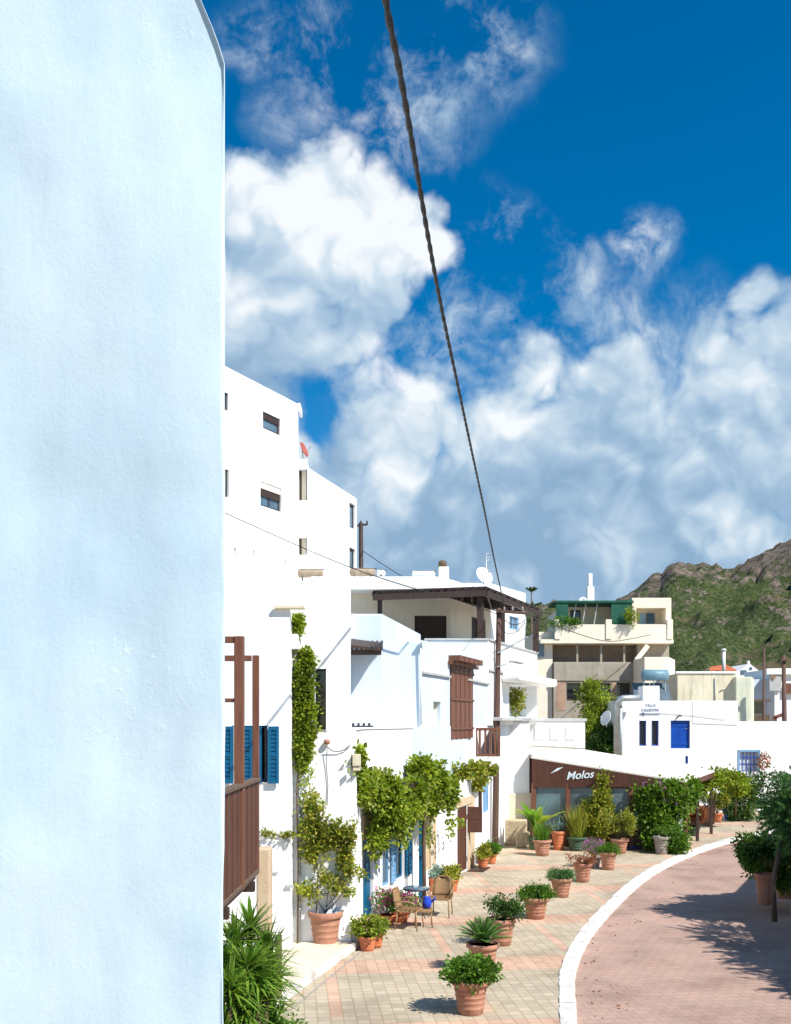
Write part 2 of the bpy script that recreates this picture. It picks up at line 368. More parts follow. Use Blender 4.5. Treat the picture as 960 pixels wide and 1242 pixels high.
def window(root, o, fmat, pmat, fw=.06, mull=1, name='window', cross=0):
    w, h = o.s1-o.s0, o.z1-o.z0; a, b = fw/w, fw/h; dep = o.d-.06
    f = MB(); plate(f, o, .002, a, .002, .998, dep-.03, .06); plate(f, o, 1-a, .998, .002, .998, dep-.03, .06)
    plate(f, o, a, 1-a, .002, b, dep-.03, .06); plate(f, o, a, 1-a, 1-b, .998, dep-.03, .06)
    for k in range(mull):
        c = (k+1)/(mull+1); plate(f, o, c-a/2, c+a/2, b, 1-b, dep-.025, .05)
    for k in range(cross):
        c = (k+1)/(cross+1); plate(f, o, a, 1-a, c-b/3, c+b/3, dep-.02, .045)
    wf = f.build(name, fmat, root); g = MB(); plate(g, o, a*.9, 1-a*.9, b*.9, 1-b*.9, dep+.005, .012); g.build('pane', pmat, wf); return wf
def door(root, o, mat, boards=5, label=None, name='door'):
    d = MB()
    for k in range(boards): plate(d, o, .01+.98*k/boards+.004, .01+.98*(k+1)/boards-.004, .005, .99, o.d-.055+.004*(k%2), .045)
    plate(d, o, .02, .98, .12, .2, o.d-.075, .02); plate(d, o, .02, .98, .78, .86, o.d-.075, .02)
    dd = d.build(name, mat, root, bevel=.004, label=label)
    h = MB(); p = o.A+o.u*(o.s0+(o.s1-o.s0)*.82)+Vector((0,0,o.z0+1.0))-o.n*(o.d-.09); h.beam(p-o.u*.06, p+o.u*.06, .02, .02); h.build('handle', M['metal'], dd)
    return dd
def shutter(mb, p, u, n, w, h, th=.04, lou=12):
    """louvred shutter leaf: p lower corner, u along, n outward"""
    z = Vector((0,0,1)); s = .055
    mb.obox(p, u*s, n*th, z*h); mb.obox(p+u*(w-s), u*s, n*th, z*h); mb.obox(p+u*s, u*(w-2*s), n*th, z*s*1.3); mb.obox(p+u*s+z*(h-s*1.3), u*(w-2*s), n*th, z*s*1.3)
    mb.obox(p+u*s+z*(h*.5-.03), u*(w-2*s), n*th*.95, z*.06)
    mb.obox(p+u*s+z*s, u*(w-2*s), n*.004, z*(h-2*s))
    for k in range(lou):
        q = p+u*s+z*(s*1.3+(h-s*2.6)*(k+.15)/lou); mb.obox(q+n*.006, u*(w-2*s), n*(th*.5)+z*-.012, z*((h-s*2.6)/lou*.6))
# ------------------------------------------------------------------ plants
def clumps(rng, blobs, nclump, nleaf, cr, shell=.55):
    w = np.array([(b[3]*b[4]*b[5])**(.66) for b in blobs]); w /= w.sum()
    pts = []; dirs = []
    for _ in range(nclump):
        b = blobs[rng.choice(len(blobs), p=w)]; v = rng.normal(size=3); v /= np.linalg.norm(v); r = rng.uniform(shell, 1.04)**.7
        c = np.array(b[:3])+v*np.array(b[3:])*r; k = cr*rng.uniform(.6, 1.5)
        q = rng.normal(size=(nleaf, 3))*k*.5; pts.append(c+q); dirs.append(q/k*1.2+v*.5+rng.normal(size=(nleaf, 3))*.5+np.array([0,0,-.1]))
    return np.vstack(pts), np.vstack(dirs)
def bush(name, mat, blobs, nclump, nleaf, cr, L, W, seed, parent=None, shell=.5, **k):
    rng = np.random.default_rng(seed); mb = MB(); p, d = clumps(rng, blobs, nclump, nleaf, cr, shell); mb.leaves(p, d, L, W, rng)
    return mb.build(name, mat, parent, **k)
def strands(mb, rng, starts, drop, n, L, W, sway=.05):
    for (x, y, z), dr in zip(starts, drop):
        t = np.linspace(0, 1, n)[:, None]; wig = np.cumsum(rng.normal(size=(n, 3))*sway/ n**.5, 0)
        pts = np.array([x, y, z])+np.hstack([wig[:, :2], -t*dr]); pts += rng.normal(size=pts.shape)*W*.7
        mb.leaves(pts, rng.normal(size=pts.shape)*.7+np.array([.1, -.2, -.7]), L, W, rng)
def limbs(mb, base, tips, r0, rng, wob=.12, r1=.012):
    for t in tips:
        a = Vector(base); b = Vector(t); pts = []
        for i in range(6):
            k = i/5; p = a.lerp(b, k)+Vector(rng.normal(size=3))*wob*(b-a).length*.3*(math.sin(PI*k))
            pts.append(p)
        mb.tube(pts, [r0*(1-i/5)+r1*(i/5) for i in range(6)], 7)

# ================================================================== SETTING
g = MB(); g.add([(-1600,-60,-.16),(1600,-60,-.16),(1600,1800,-.16),(-1600,1800,-.16)], [(0,1,2,3)]); g.build('ground', M['terrain'], kind='structure')
kerb_out = [(2.15,-10),(2.15,4),(2.15,11),(2.27,13),(2.5,15.0),(2.76,16.7),(3.03,18.2),(3.5,20.0),(4.15,22.0),(5.0,24.2),(6.05,26.8),(7.2,29.4),(8.55,32.0),(10.1,34.6),(12.0,37.4),(14.5,40.4),(18,43.5),(24,47),(34,50)]
def smooth_line(pts, n=6):
    out = []
    for i in range(len(pts)-1):
        p0, p1, p2, p3 = [Vector((*pts[max(0, min(len(pts)-1, i+k))], 0)) for k in (-1, 0, 1, 2)]
        for j in range(n):
            t = j/n; out.append(.5*((2*p1)+(p2-p0)*t+(2*p0-5*p1+4*p2-p3)*t*t+(3*p1-p0-3*p2+p3)*t**3))
    out.append(Vector((*pts[-1], 0))); return out
KL = smooth_line(kerb_out)
p = MB(); vs = []; fs = []
for q in KL: vs += [(-30, q.y-.001*0, 0), (q.x, q.y, 0)]
for i in range(len(KL)-1): fs.append((2*i, 2*i+1, 2*i+3, 2*i+2))
p.add(vs, fs); p.add([(-30,50,-.0),(34,50,-.0),(34,75,-.0),(-30,75,-.0)], [(0,1,2,3)]); p.build('pavement', M['pave'], kind='structure')
r = MB(); r.add([(-8,-20,-.11),(60,-20,-.11),(60,55,-.11),(-8,55,-.11)], [(0,1,2,3)]); r.build('road', M['road'], kind='structure')
# whitewashed kerb of separate stones with worn edges
random.seed(4)
k = MB(); tw = .26; acc = 0
def kerbpt(i):
    q = KL[i]; t = (KL[min(i+1, len(KL)-1)]-KL[max(i-1, 0)]).normalized(); return q, Vector((t.y, -t.x, 0))
for i in range(len(KL)-1):
    (a, na), (b, nb) = kerbpt(i), kerbpt(i+1); j = lambda: random.uniform(-.011, .011)
    h = .018+j()
    top = [a+na*(0+j()), a+na*(tw+j()), b+nb*(tw+j()), b+nb*(0+j())]
    vs = [Vector((v.x, v.y, -.13)) for v in top]+[Vector((v.x, v.y, h)) for v in top]
    vs[5] += na*-.012; vs[6] += nb*-.012; vs[2] += nb*.02; vs[1] += na*.02
    k.add(vs, [(4,5,6,7),(1,2,6,5),(3,0,4,7),(0,1,5,4),(2,3,7,6)])
k.build('kerb', M['kerbw'], kind='structure', bevel=.012)
# a drain slot line along the houses
dl = MB(); A_, B_ = G(345,1232), G(470,1128); dl.obox((A_.x-.02, A_.y, .001), (B_-A_)*1.0, Vector((.035,0,0)), Vector((0,0,.004))); dl.build('gutter', M['stonepot'], kind='structure')

# rocky hills behind the village
ridge = [(-400,800),(200,790),(420,775),(560,762),(610,748),(640,738),(672,731),(700,742),(735,738),(763,722),(778,712),(790,702),(803,699),(812,687),(826,684),(843,688),(858,686),(872,686),(884,692),(893,690),(906,680),(918,676),(930,667),(945,661),(960,654),(985,640),(1020,632),(1080,640),(1200,620),(1500,680),(2200,760)]
def ridge_y(px):
    for (a, ya), (b, yb) in zip(ridge, ridge[1:]):
        if a <= px <= b: return ya+(yb-ya)*(px-a)/(b-a)
    return 790
NU, NV = 420, 120; vs = []; fs = []
for j in range(NV):
    t = j/(NV-1)
    for i in range(NU):
        px = -300+2300*(i/(NU-1)) if True else 0
        yr = ridge_y(px); R = 950+60*noise.noise(Vector((px*.004, 3, 0)))
        if t < .82:
            s = t/.82; D = 330+(R-330)*s; zr = Zat(yr, R); prof = s**1.25*.9+.1*s; z = -2+(zr+2)*prof
            amp = math.sin(PI*min(1, s*1.02))**.6 if s < .98 else .15
        else:
            s = (t-.82)/.18; D = R+s*500; zr = Zat(yr, R); z = zr*(1-s*s)-2*s; amp = .2
        x = Xat(px, D); pos = Vector((x*.012, D*.012, 0))
        h = noise.fractal(pos, .9, 2.1, 5)*26+noise.ridged_multi_fractal(pos*1.7, .8, 2.1, 6, 1.0, 2.0)*9-9
        z += h*amp*(min(1, zr/120)*.9+.1)+(noise.fractal(Vector((px*.09, D*.05, 7)), .8, 2, 4)*5*min(1, zr/120) if s > .6 else 0)
        vs.append((x, D, z))
for j in range(NV-1):
    for i in range(NU-1):
        a = j*NU+i; fs.append((a, a+1, a+NU+1, a+NU))
h = MB(); h.add(vs, fs, 0, True); h.build('hills', M['hill'], kind='structure')

# ================================================================== NEAR WALL
# plastered wall end right beside the viewer; the top is chamfered, the arris is uneven
Yw = 1.6; nx, nz = 60, 150
def edge_x(z):
    py = HY-(z-CZ)/Yw*F
    e = 272.5+1.6*noise.noise(Vector((0, py*.004, 5)))*1.5+.8*noise.noise(Vector((3, py*.02, 5)))-(max(0, py-900)/342)*1.5
    if py < 70: e -= (70-py)*.40
    return Xat(e, Yw)
vs = []; fs = []; z0w, z1w = 1.5, 6.35
for j in range(nz):
    z = z0w+(z1w-z0w)*j/(nz-1); ex = edge_x(z)
    for i in range(nx+7):
        if i < nx:
            t = i/(nx-1); x = -2.2+(ex-.004+2.2)*(1-(1-t)**1.6); y = Yw+.012*noise.fractal(Vector((x*2.2, z*1.6, 1)), .8, 2, 4)
        else:
            a = (i-nx+1)/7; x = ex-.004+.004*math.sin(min(a, .5)*PI); y = Yw+.004*(1-math.cos(min(a*2, 1)*PI/2)) if a < .5 else Yw+.004+.28*(a-.5)/.5
            if a >= .5: x = ex-(a-.5)/.5*.085
            if i == nx: y += .012*noise.fractal(Vector((x*2.2, z*1.6, 1)), .8, 2, 4)*.5
        vs.append((x, y, z))
W_ = nx+7
for j in range(nz-1):
    for i in range(W_-1): a = j*W_+i; fs.append((a, a+1, a+W_+1, a+W_))
vs2 = [(-2.2, 1.9, z0w), (-2.2, 1.9, z1w)]
def near_mat():
    m, nt, b, out = newmat('near_limewash')
    n1 = tex(nt, 1.6, 8, .62); n2 = tex(nt, 9, 8, .65); n3 = tex(nt, 150, 4, .6); n4 = tex(nt, 55, 6, .65)
    g = nt.nodes.new('ShaderNodeNewGeometry'); mp = N(nt, 'ShaderNodeMapping'); mp.inputs['Scale'].default_value = (7, 7, 1.6); mp.inputs['Rotation'].default_value = (0, math.radians(28), 0)
    nt.links.new(g.outputs['Position'], mp.inputs[0]); br = tex(nt, 1.4, 9, .68, mp.outputs[0])
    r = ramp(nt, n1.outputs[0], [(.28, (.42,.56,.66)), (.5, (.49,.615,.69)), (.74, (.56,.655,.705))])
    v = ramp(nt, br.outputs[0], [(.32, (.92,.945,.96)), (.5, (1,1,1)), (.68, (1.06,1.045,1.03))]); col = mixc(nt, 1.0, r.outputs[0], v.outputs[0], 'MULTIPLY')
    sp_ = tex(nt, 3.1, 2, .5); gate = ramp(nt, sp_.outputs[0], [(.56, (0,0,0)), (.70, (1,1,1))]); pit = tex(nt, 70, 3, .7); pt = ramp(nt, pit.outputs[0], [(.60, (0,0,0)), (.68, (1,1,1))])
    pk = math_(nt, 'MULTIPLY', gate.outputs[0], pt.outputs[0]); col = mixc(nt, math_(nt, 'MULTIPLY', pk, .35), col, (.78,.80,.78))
    nt.links.new(col, b.inputs['Base Color']); b.inputs['Roughness'].default_value = .85; b.inputs['Specular IOR Level'].default_value = .2
    hh = math_(nt, 'ADD', math_(nt, 'MULTIPLY', n3.outputs[0], .40), math_(nt, 'ADD', math_(nt, 'MULTIPLY', n4.outputs[0], .5), math_(nt, 'ADD', math_(nt, 'MULTIPLY', n2.outputs[0], .6), math_(nt, 'ADD', math_(nt, 'MULTIPLY', br.outputs[0], 1.3), math_(nt, 'MULTIPLY', pk, .6)))))
    bump(nt, b, hh, .20, .005); return m
w = MB(); w.add(vs, fs, 0, True)
w.box(-2.2, -.42, 1.70, 1.9, -.1, 6.3); w.box(-2.2, -.30, 1.605, 1.9, -.1, 1.5)
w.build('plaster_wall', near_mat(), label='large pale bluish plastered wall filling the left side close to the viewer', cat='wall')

# ================================================================== HOUSES ON THE LEFT
# --- white house with blue shutters (low annex + higher block)
hw = empty('white_house', (-3, 20, 0), 'white plastered two storey house with blue shutters, climbing vine and brown balcony in front', 'house')
A0 = (-.80, 20.1); A1 = (-.74, 21.8); A2 = (2.2, 30.6); A3 = (3.4, 34.9)
an = [(-8, 19.4), (-2.07, 19.4), (-2.07, 20.01), (-8, 20.01)]
o_bl = opening(an[0], an[1], 284, 325, 880, 949, .22)
mb = MB(); block(mb, an, 0, 6.8, {0: [o_bl]}); mb.build('annex_wall', M['white'], hw, bevel=.03, weld=True)
mm = [(-8, 20.0), (-.905, 20.0), (-1.12, 24.2), (-8, 24.2)]
o_dk = opening(mm[0], mm[1], 382, 396, 811, 885, .35)
mb = MB(); block(mb, mm, 0, 7.43, {0: [o_dk]}); mb.build('wall', M['white'], hw, bevel=.03, weld=True)
window(hw, o_dk, M['iron'], M['glass'], .03, 0)
wf = window(hw, o_bl, M['blue'], M['glass'], .05, 1)
U = Vector((1,0,0)); NN = Vector((0,-1,0))
hgt = o_bl.z1-o_bl.z0
def sh(px0, px1, off, ang=0, lab=None):
    x0 = Xat(px0, 19.4); w_ = Xat(px1, 19.4)-x0; u = Vector((math.cos(ang), -math.sin(ang), 0)); n = Vector((-math.sin(ang), -math.cos(ang), 0)) if ang else NN
    s = MB(); shutter(s, Vector((x0, 19.4-off, o_bl.z0-.02)), u, n, w_, hgt+.0); s.build('shutter', M['blue'], hw)
sh(292.5, 307, .03); sh(326, 339, .05); sh(262, 283.5, .06); sh(308, 318, .04)
lp = MB(); lp.box(Xat(352,19.8), Xat(362.5,19.8), 19.62, 20.0, Zat(788,19.8), Zat(770,19.8)); lp.build('ledge_box', M['white'], hw, bevel=.02)
lp = MB(); lp.box(Xat(333,19.4), Xat(370,19.4), 19.30, 19.5, 6.8, 6.86); lp.build('roof_ledge', M['stained'], hw, bevel=.01)
dp = MB(); dp.tube([(Xat(363,19.9), 19.93, 3.4), (Xat(363,19.9), 19.93, 0.14)], .035, 8)
for z in (.8, 1.8, 2.8): dp.tube([(Xat(363,19.9), 19.93, z), (Xat(363,19.9), 19.93, z+.04)], .05, 8)
dp.build('drainpipe', M['metal'], hw)
wl = MB(); c = P(397, 903, 19.95); wl.lathe([(.0,0),(.05,.01),(.07,.06),(.04,.10)], (c.x, 19.93, c.z), 12); wl.build('wall_lamp', M['tcotta'], hw)
for (x, y, w_, hh) in ((333,1052,11,12), (352,1075,10,3), (395,1085,9,3), (348,1022,5,9)):
    q = MB(); c = P(x, y, 19.4 if x < 353 else 20.0); q.box(c.x-w_/124, c.x+w_/124, c.y-.05, c.y-.002, c.z-hh/124, c.z+hh/124); q.build('vent_cover', M['dish'] if hh > 10 else M['coping'], hw)
cb = MB()
cb.tube([P(397,906,19.90), P(403,911,19.95), P(411,912,19.96), P(419,909,19.96), P(425,904,19.97)], .010, 6); cb.tube([P(397,908,19.92), P(396,930,19.975), P(398,952,19.975), P(397,975,19.975)], .007, 6)
cb.build('loose_wire', M['iron'], hw)

# --- terrace house with the pergola vine: ground floor facade, terrace on top, set-back upper wall
ht = empty('terrace_house', (0, 23, 0), 'white ground floor with blue doors and shutters under a hanging grapevine', 'house')
Bp = hit(A1, A2, 500)
ft = [A0, A1, Bp, (-3, 25.35), (-3, 20.1)]
door1 = opening(A1, A2, 440.5, 453, 1018, 1121, .12); door1.z0 = .02
sw1 = opening(A1, A2, 464, 472, 1013, 1074, .1); win1 = opening(A1, A2, 478, 490, 1008, 1066, .14)
for o in (sw1, win1): pass
mb = MB(); block(mb, ft, 0, 4.42, {1: [door1, sw1, win1]}); mb.build('wall', M['white'], ht, bevel=.03, weld=True)
door(ht, door1, M['blue'], 4)
window(ht, sw1, M['ltblue'], M['glass2'], .05, 0)
window(ht, win1, M['blue'], M['glass'], .06, 1)
s = MB(); q = win1; u = q.u; shutter(s, q.A+u*(q.s1+.03)+q.n*.03+Vector((0,0,q.z0)), u, q.n, .45, q.z1-q.z0, .035, 10); s.build('shutter', M['blue'], ht)
s = MB(); q = win1; shutter(s, q.A+u*(q.s0-.33)+q.n*.03+Vector((0,0,q.z0)), u, q.n, .30, q.z1-q.z0, .035, 10); s.build('shutter', M['ltblue'], ht)
tl = MB(); q = door1; tl.obox(q.A+u*(q.s0-.08)+q.n*.004+Vector((0,0,q.z1+.02)), u*(q.s1-q.s0+.16), q.n*.04, Vector((0,0,.55))); tl.build('lintel', M['tan'], ht, bevel=.01)
cp = MB()
for a, b in ((A0, A1), (A1, Bp)):
    a3, b3 = Vector((*a, 4.42)), Vector((*b, 4.42)); d = (b3-a3).normalized(); n = Vector((d.y, -d.x, 0)); cp.obox(a3+n*.03, b3-a3, n*-.25, Vector((0,0,.04)))
cp.build('coping', M['white'], ht, bevel=.01)
Hf = [(-1.6, 23.9), (-.34, 23.9), (.75, 29.6), (-3, 29.6), (-3, 25.36), (-1.6, 25.36)]
o_n1 = opening(Hf[1], Hf[2], 485, 497, 822, 886, .25)
mb = MB(); block(mb, Hf, 4.43, 7.2, {1: [o_n1]}); mb.build('upper_wall', M['pale'], ht, bevel=.04, weld=True)
door(ht, o_n1, M['ltblue'], 3)  # light blue boards stand for the blue shade inside this window recess
# lean-to canopy over the terrace
ca = MB(); zt = Zat(777, 23.6)
ca.obox((Xat(425,23.2), 23.0, Zat(795,23.2)), (Xat(463,23.2)-Xat(425,23.2), 0, 0), (0, .10, 0), (0, 0, .12))
for k_ in range(7): x = Xat(426+k_*6, 23.2); ca.obox((x, 22.95, Zat(789,23.2)), (.05,0,0), (0,.95,.22), (0,0,.07))
ca.build('canopy_beam', M['darkwood'], ht)
ca = MB(); ca.obox((Xat(425,23.2), 22.9, Zat(786,23.2)), (Xat(463,23.2)-Xat(425,23.2), 0, -.10), (0, 1.0, .23), (0, 0, .05)); ca.build('canopy_roof', M['darkwood'], ht)
be = MB(); be.box(Xat(427,23.3), Xat(453,23.3), 23.2, 23.5, 4.42, 4.50); [be.box(Xat(427+i*6.5,23.3), Xat(430+i*6.5,23.3), 23.25, 23.45, 4.50, 4.56) for i in range(4)]
be.build('bench', M['iron'], label='low dark slatted bench on the white terrace behind the parapet', cat='bench')
# posts of the entrance pergola in blue
pp = empty('entrance_pergola', G(502, 1098), 'blue post and dark rails on the facade carrying the big hanging grapevine', 'pergola')
pa = hit(A1, A2, 502); u_f = (Vector((*A2, 0))-Vector((*A1, 0))).normalized(); n_f = Vector((u_f.y, -u_f.x, 0))
def Fp(px, out, z): a = hit(A1, A2, px); return Vector((a[0], a[1], z))+n_f*out
for (px, out) in ((499, .25),):
    q = MB(); a = Fp(px, out, 0); q.beam(a, a+Vector((0,0,3.0)), .09, .09); q.build('post', M['blue'], pp, bevel=.005)
q = MB(); a, b = Fp(441, .5, 3.05), Fp(508, .5, 3.05); q.beam(a, b, .08, .1); q.beam(Fp(441, .05, 3.05), Fp(508, .05, 3.05), .06, .1)
for px in range(443, 508, 9): q.beam(Fp(px, .02, 3.12), Fp(px, .6, 3.12), .04, .06)
q.build('rail', M['darkwood'], pp)

# --- pale blue house with brown shutters
hp = empty('pale_blue_house', (1.5, 30, 0), 'pale blue house with brown slatted shutter, brown door and wooden corner balcony', 'house')
Ip = hit(A1, A2, 512)
fp = [Bp, A2, A3, (-2.9, 34.9), (-2.9, 25.4)]
o_t = opening(A1, A2, 515, 524, 998, 1056, .10); o_d = opening(A1, A2, 555, 567, 979, 1056, .07); o_d.z0 = .02
for o in (o_t, o_d):
    sft = math.hypot(Bp[0]-A1[0], Bp[1]-A1[1]); o.s0 -= sft; o.s1 -= sft
lb = opening(A2, A3, 585, 592, 936, 985, .08)
mb = MB(); block(mb, fp, 0, 4.45, {0: [o_t, o_d], 1: [lb]}); mb.build('wall', M['white'], hp, bevel=.03, weld=True)
window(hp, o_t, M['tan'], M['tan'], .08, 0); door(hp, o_d, M['woodred'], 4)
f = MB()
for (a0, a1, b0, b1) in ((-.5, -.05, -.05, 1.12), (1.05, 1.5, -.05, 1.12), (-.05, 1.05, 1.02, 1.12)): plate(f, o_t, a0, a1, b0, b1, -.03, .028)
f.build('window_surround', M['tan'], hp, bevel=.01)
f = MB(); plate(f, o_d, 1.03, 1.75, 0, 1.0, -.025, .022); plate(f, o_d, -.2, 1.75, 1.01, 1.14, -.03, .026); f.build('door_surround', M['tan'], hp, bevel=.01)
s = MB(); q = o_d; base = q.A+q.u*(q.s1+.02)+Vector((0,0,1.15)); uu = (q.u*.25+q.n*.95).normalized(); shutter(s, base, uu, q.n, .42, .80, .04, 9); s.build('shutter', M['woodred'], hp)
window(hp, lb, M['ltblue'], M['ltblue'], .05, 0)
dm = MB(); a = hit(A1, A2, 563); dm.obox(Vector((a[0], a[1], .004))+n_f*.1, u_f*1.0, n_f*.5, (0,0,.02)); dm.build('doormat', M['darkwood'], label='small dark doormat on the paving before the brown door', cat='doormat')
fu = [Ip, A2, A3, (-2.8, 34.95), (-2.8, 26.1)]
o_b = opening(A1, A2, 546, 573, 802, 896, .15); o_s = opening(A1, A2, 526, 534.5, 851, 889, .22)
for o in (o_b, o_s): sft = math.hypot(Ip[0]-A1[0], Ip[1]-A1[1]); o.s0 -= sft; o.s1 -= sft
o_b.z1 = 6.35
mb = MB(); block(mb, fu, 4.45, 6.7, {0: [o_b, o_s]}); mb.build('upper_wall', M['pale'], hp, bevel=.03, weld=True)
bd = MB()
for a, b, c, d in ((Bp, A2, .0, 0),):
    pass
lw = MB(); a = Vector((*Bp, 3.0)); lw.obox(a+n_f*.003, (Vector((*A2, 3.0))-a), n_f*.02, (0, 0, 1.46)); lw.build('pale_band', M['pale'], hp)
window(hp, o_s, M['cream'], M['cream'], .04, 0)
# the tall brown screen of vertical slats
s = MB(); w_, h_ = o_b.s1-o_b.s0, o_b.z1-o_b.z0
for k_ in range(10): plate(s, o_b, k_/10+.006, (k_+1)/10-.006, -.0, 1.0, -.05+.012*(k_%2), .09)
for b in (.12, .5, .86): plate(s, o_b, 0, 1, b, b+.03, -.075, .03)
s.build('slatted_screen', M['wood'], hp, bevel=.004)
s = MB()
for k_ in range(5): plate(s, o_b, -.06+.22*k_, .12+.22*k_, 1.0-.0*k_, 1.07, -.35, .55)
plate(s, o_b, -.1, 1.15, .955, 1.0, -.12, .10); s.build('screen_canopy', M['wood'], hp, bevel=.004)
lg = MB()
for a, b in ((Ip, A2), (A2, A3)):
    a3, b3 = Vector((*a, 5.86)), Vector((*b, 5.86)); d = (b3-a3).normalized(); n = Vector((d.y, -d.x, 0))
    if a is Ip:
        e1 = Vector((*hit(A1, A2, 545), 5.86)); e2 = Vector((*hit(A1, A2, 575), 5.86)); lg.obox(a3, e1-a3, n*.07, (0,0,.06)); lg.obox(e2, b3-e2, n*.07, (0,0,.06))
    else: lg.obox(a3, b3-a3, n*.07, (0,0,.06))
lg.build('string_course', M['coping'], hp)
# corner balcony
sl = MB(); sl.box(2.45, 3.41, 32.0, 34.35, 3.13, 3.45); sl.build('balcony_slab', M['white'], hp, bevel=.02)
ra = MB()
for x in (2.70, 2.88, 3.04, 3.20): ra.box(x, x+.07, 32.06, 32.12, 3.46, 4.3)
ra.box(2.585, 3.40, 32.04, 32.14, 4.3, 4.39); ra.box(2.66, 3.33, 32.05, 32.13, 3.46, 3.54); ra.box(2.585, 2.655, 32.03, 32.15, 3.46, 4.30); ra.box(3.32, 3.40, 32.03, 32.15, 3.46, 4.30)
for y in np.arange(32.16, 34.3, .13): ra.box(3.34, 3.38, y, y+.11, 3.46, 4.3)
ra.box(3.32, 3.4, 32.15, 34.3, 4.3, 4.38); ra.build('balcony_railing', M['wood'], hp, bevel=.005)
pb = MB(); a = Fp(582, .12, 0)
pb.box(Xat(580.5,32.6), Xat(584.5,32.6), 32.45, 32.6, 1.5, 3.13); pb.build('balcony_bracket', M['darkwood'], hp)
gl = MB(); c = P(511, 779, 26.0); gl.box(c.x-.02, c.x+.16, 25.9, 26.05, c.z-.02, c.z+.03); gl.tube([(c.x, 26.0, c.z), (c.x-.01, 26.05, 4.5)], .025, 8); gl.build('rain_spout', M['dish'], hp)
vl = MB(); vl.box(Xat(428,20.03), Xat(438,20.03), 19.9, 20.09, Zat(929,20), Zat(915,20)); vl.box(Xat(428.5,20.03), Xat(437.5,20.03), 19.93, 20.09, Zat(935,20), Zat(929,20)); vl.build('meter_box', M['stained'], ht, bevel=.01)

# --- wide house with the dark pergola
hk = empty('pergola_house', (3, 40, 0), 'cream and white upper storey house with wide dark pergola roof and satellite dish', 'house')
fk = [(-2, 34.0), (3.20, 34.0), (5.86, 40.9), (5.86, 46), (-2, 46)]
o_l = opening(fk[1], fk[2], 617, 650, 831, 869, 1.0)
mb = MB(); block(mb, [(-2, 34.96), (-1, 34.96), (-1, 34.0), (3.20, 34.0), (5.86, 40.9), (5.86, 46), (-2, 46)], 4.46, 7.38, {3: [o_l]}); 
mb.build('wall', M['white'], hk, bevel=.03, weld=True)
mb = MB(); mb.prism([(3.42, 35.0), (5.5, 40.4), (5.5, 45), (-2, 45), (-2, 35.0)], 0, 4.46); mb.build('lower_wall', M['white'], hk)
cp = MB(); a, b = Vector((*fk[1], 7.38)), Vector((*fk[2], 7.38)); d = (b-a).normalized(); n = Vector((d.y, -d.x, 0))
cp.obox((Xat(515,34), 33.95, 7.38), (3.20-Xat(515,34), 0, 0), (0, .25, 0), (0, 0, .07)); cp.obox(a+n*.06, b-a, n*-.3, (0,0,.07)); cp.build('coping', M['coping'], hk, bevel=.01)
cp = MB(); cp.obox(a+n*.004+Vector((0,0,-1.05)), (b-a), n*.06, (0,0,.07)); cp.build('string_course', M['coping'], hk)
# balcony roof with rounded end + ledge
cp = MB(); s0 = Vector((*hit(fk[1], fk[2], 608), 6.02)); e0 = b.copy(); e0.z = 6.02; cp.obox(s0, e0-s0+d*.5, n*.75, (0,0,.32)); cp.build('balcony_roof', M['white'], hk, bevel=.12, seg=4)
cp = MB(); s0 = Vector((*hit(fk[1], fk[2], 598), 4.62)); e0.z = 4.62; cp.obox(s0, e0-s0, n*.35, (0,0,.12)); cp.build('balcony_ledge', M['coping'], hk, bevel=.01)
fU = [(-3, 38), (2.09, 38), (4.0, 41.5), (4.0, 47), (-3, 47)]
ow1 = opening(fU[0], fU[1], 503, 542, 747, 776, .12); ow2 = opening(fU[1], fU[2], 572, 589, 750, 775, .12)
mb = MB(); block(mb, fU, 7.38, 9.5, {0: [ow1], 1: [ow2]}); mb.build('upper_wall', M['cream'], hk, bevel=.02, weld=True)
for o in (ow1, ow2): window(hk, o, M['darkwood'], M['darkwood'], .07, 1)
mb = MB(); mb.prism([(-3.2, 37.0), (Xat(530,37), 37.0), (2.2, 37.9), (4.1, 41.45), (4.1, 47.2), (-3.2, 47.2)], 9.5, 10.02); mb.build('roof', M['white'], hk, bevel=.05)
mb = MB(); o_u2 = opening((3.94,41.6), (5.9,44.9), 617, 629, 748, 764, .12); block(mb, [(2.9, 41.6), (3.94, 41.6), (5.9, 44.9), (5.9, 49), (2.9, 49)], 7.38, 10.42, {1: [o_u2]}); mb.build('stair_tower', M['white'], hk, bevel=.05, weld=True)
window(hk, o_u2, M['ltblue'], M['glass2'], .06, 1)
# pergola: fascia, roof boards, posts
pr = empty('roof_pergola', (3, 37, 7.4), 'dark brown pergola roof on posts over the upper terrace', 'pergola')
q1, q2, q3, q4 = Vector((-.78,34.0,8.86)), Vector((3.10,33.8,8.98)), Vector((6.05,41.0,9.02)), Vector((4.05,41.6,9.35))
f = MB(); f.beam(q1, q2, .10, .20); f.beam(q2, q3, .10, .20); f.build('fascia', M['darkwood'], pr)
rb = MB()
for k_ in range(16):
    t = k_/15; a = q1.lerp(q2, t)+Vector((0,.02,.12)); b_ = Vector((a.x, 38.0, 9.38)) if a.x < 2.05 else None
    if b_ is None:
        tt = (a.x-2.05)/(3.10-2.05); b_ = Vector((2.12, 38.0, 9.38)).lerp(q4, tt)
    rb.beam(a, b_, .06, .12)
for k_ in range(9):
    t = (k_+.5)/9; rb.beam(q2.lerp(q3, t)+Vector((0,0,.12)), Vector((2.12, 38.0, 9.38)).lerp(q4, t), .06, .12)
rb.build('rafter', M['darkwood'], pr)
rf = MB(); up = Vector((0,0,.19)); c0 = Vector((-.78, 38, 9.42)); c1 = Vector((2.12, 38, 9.42))
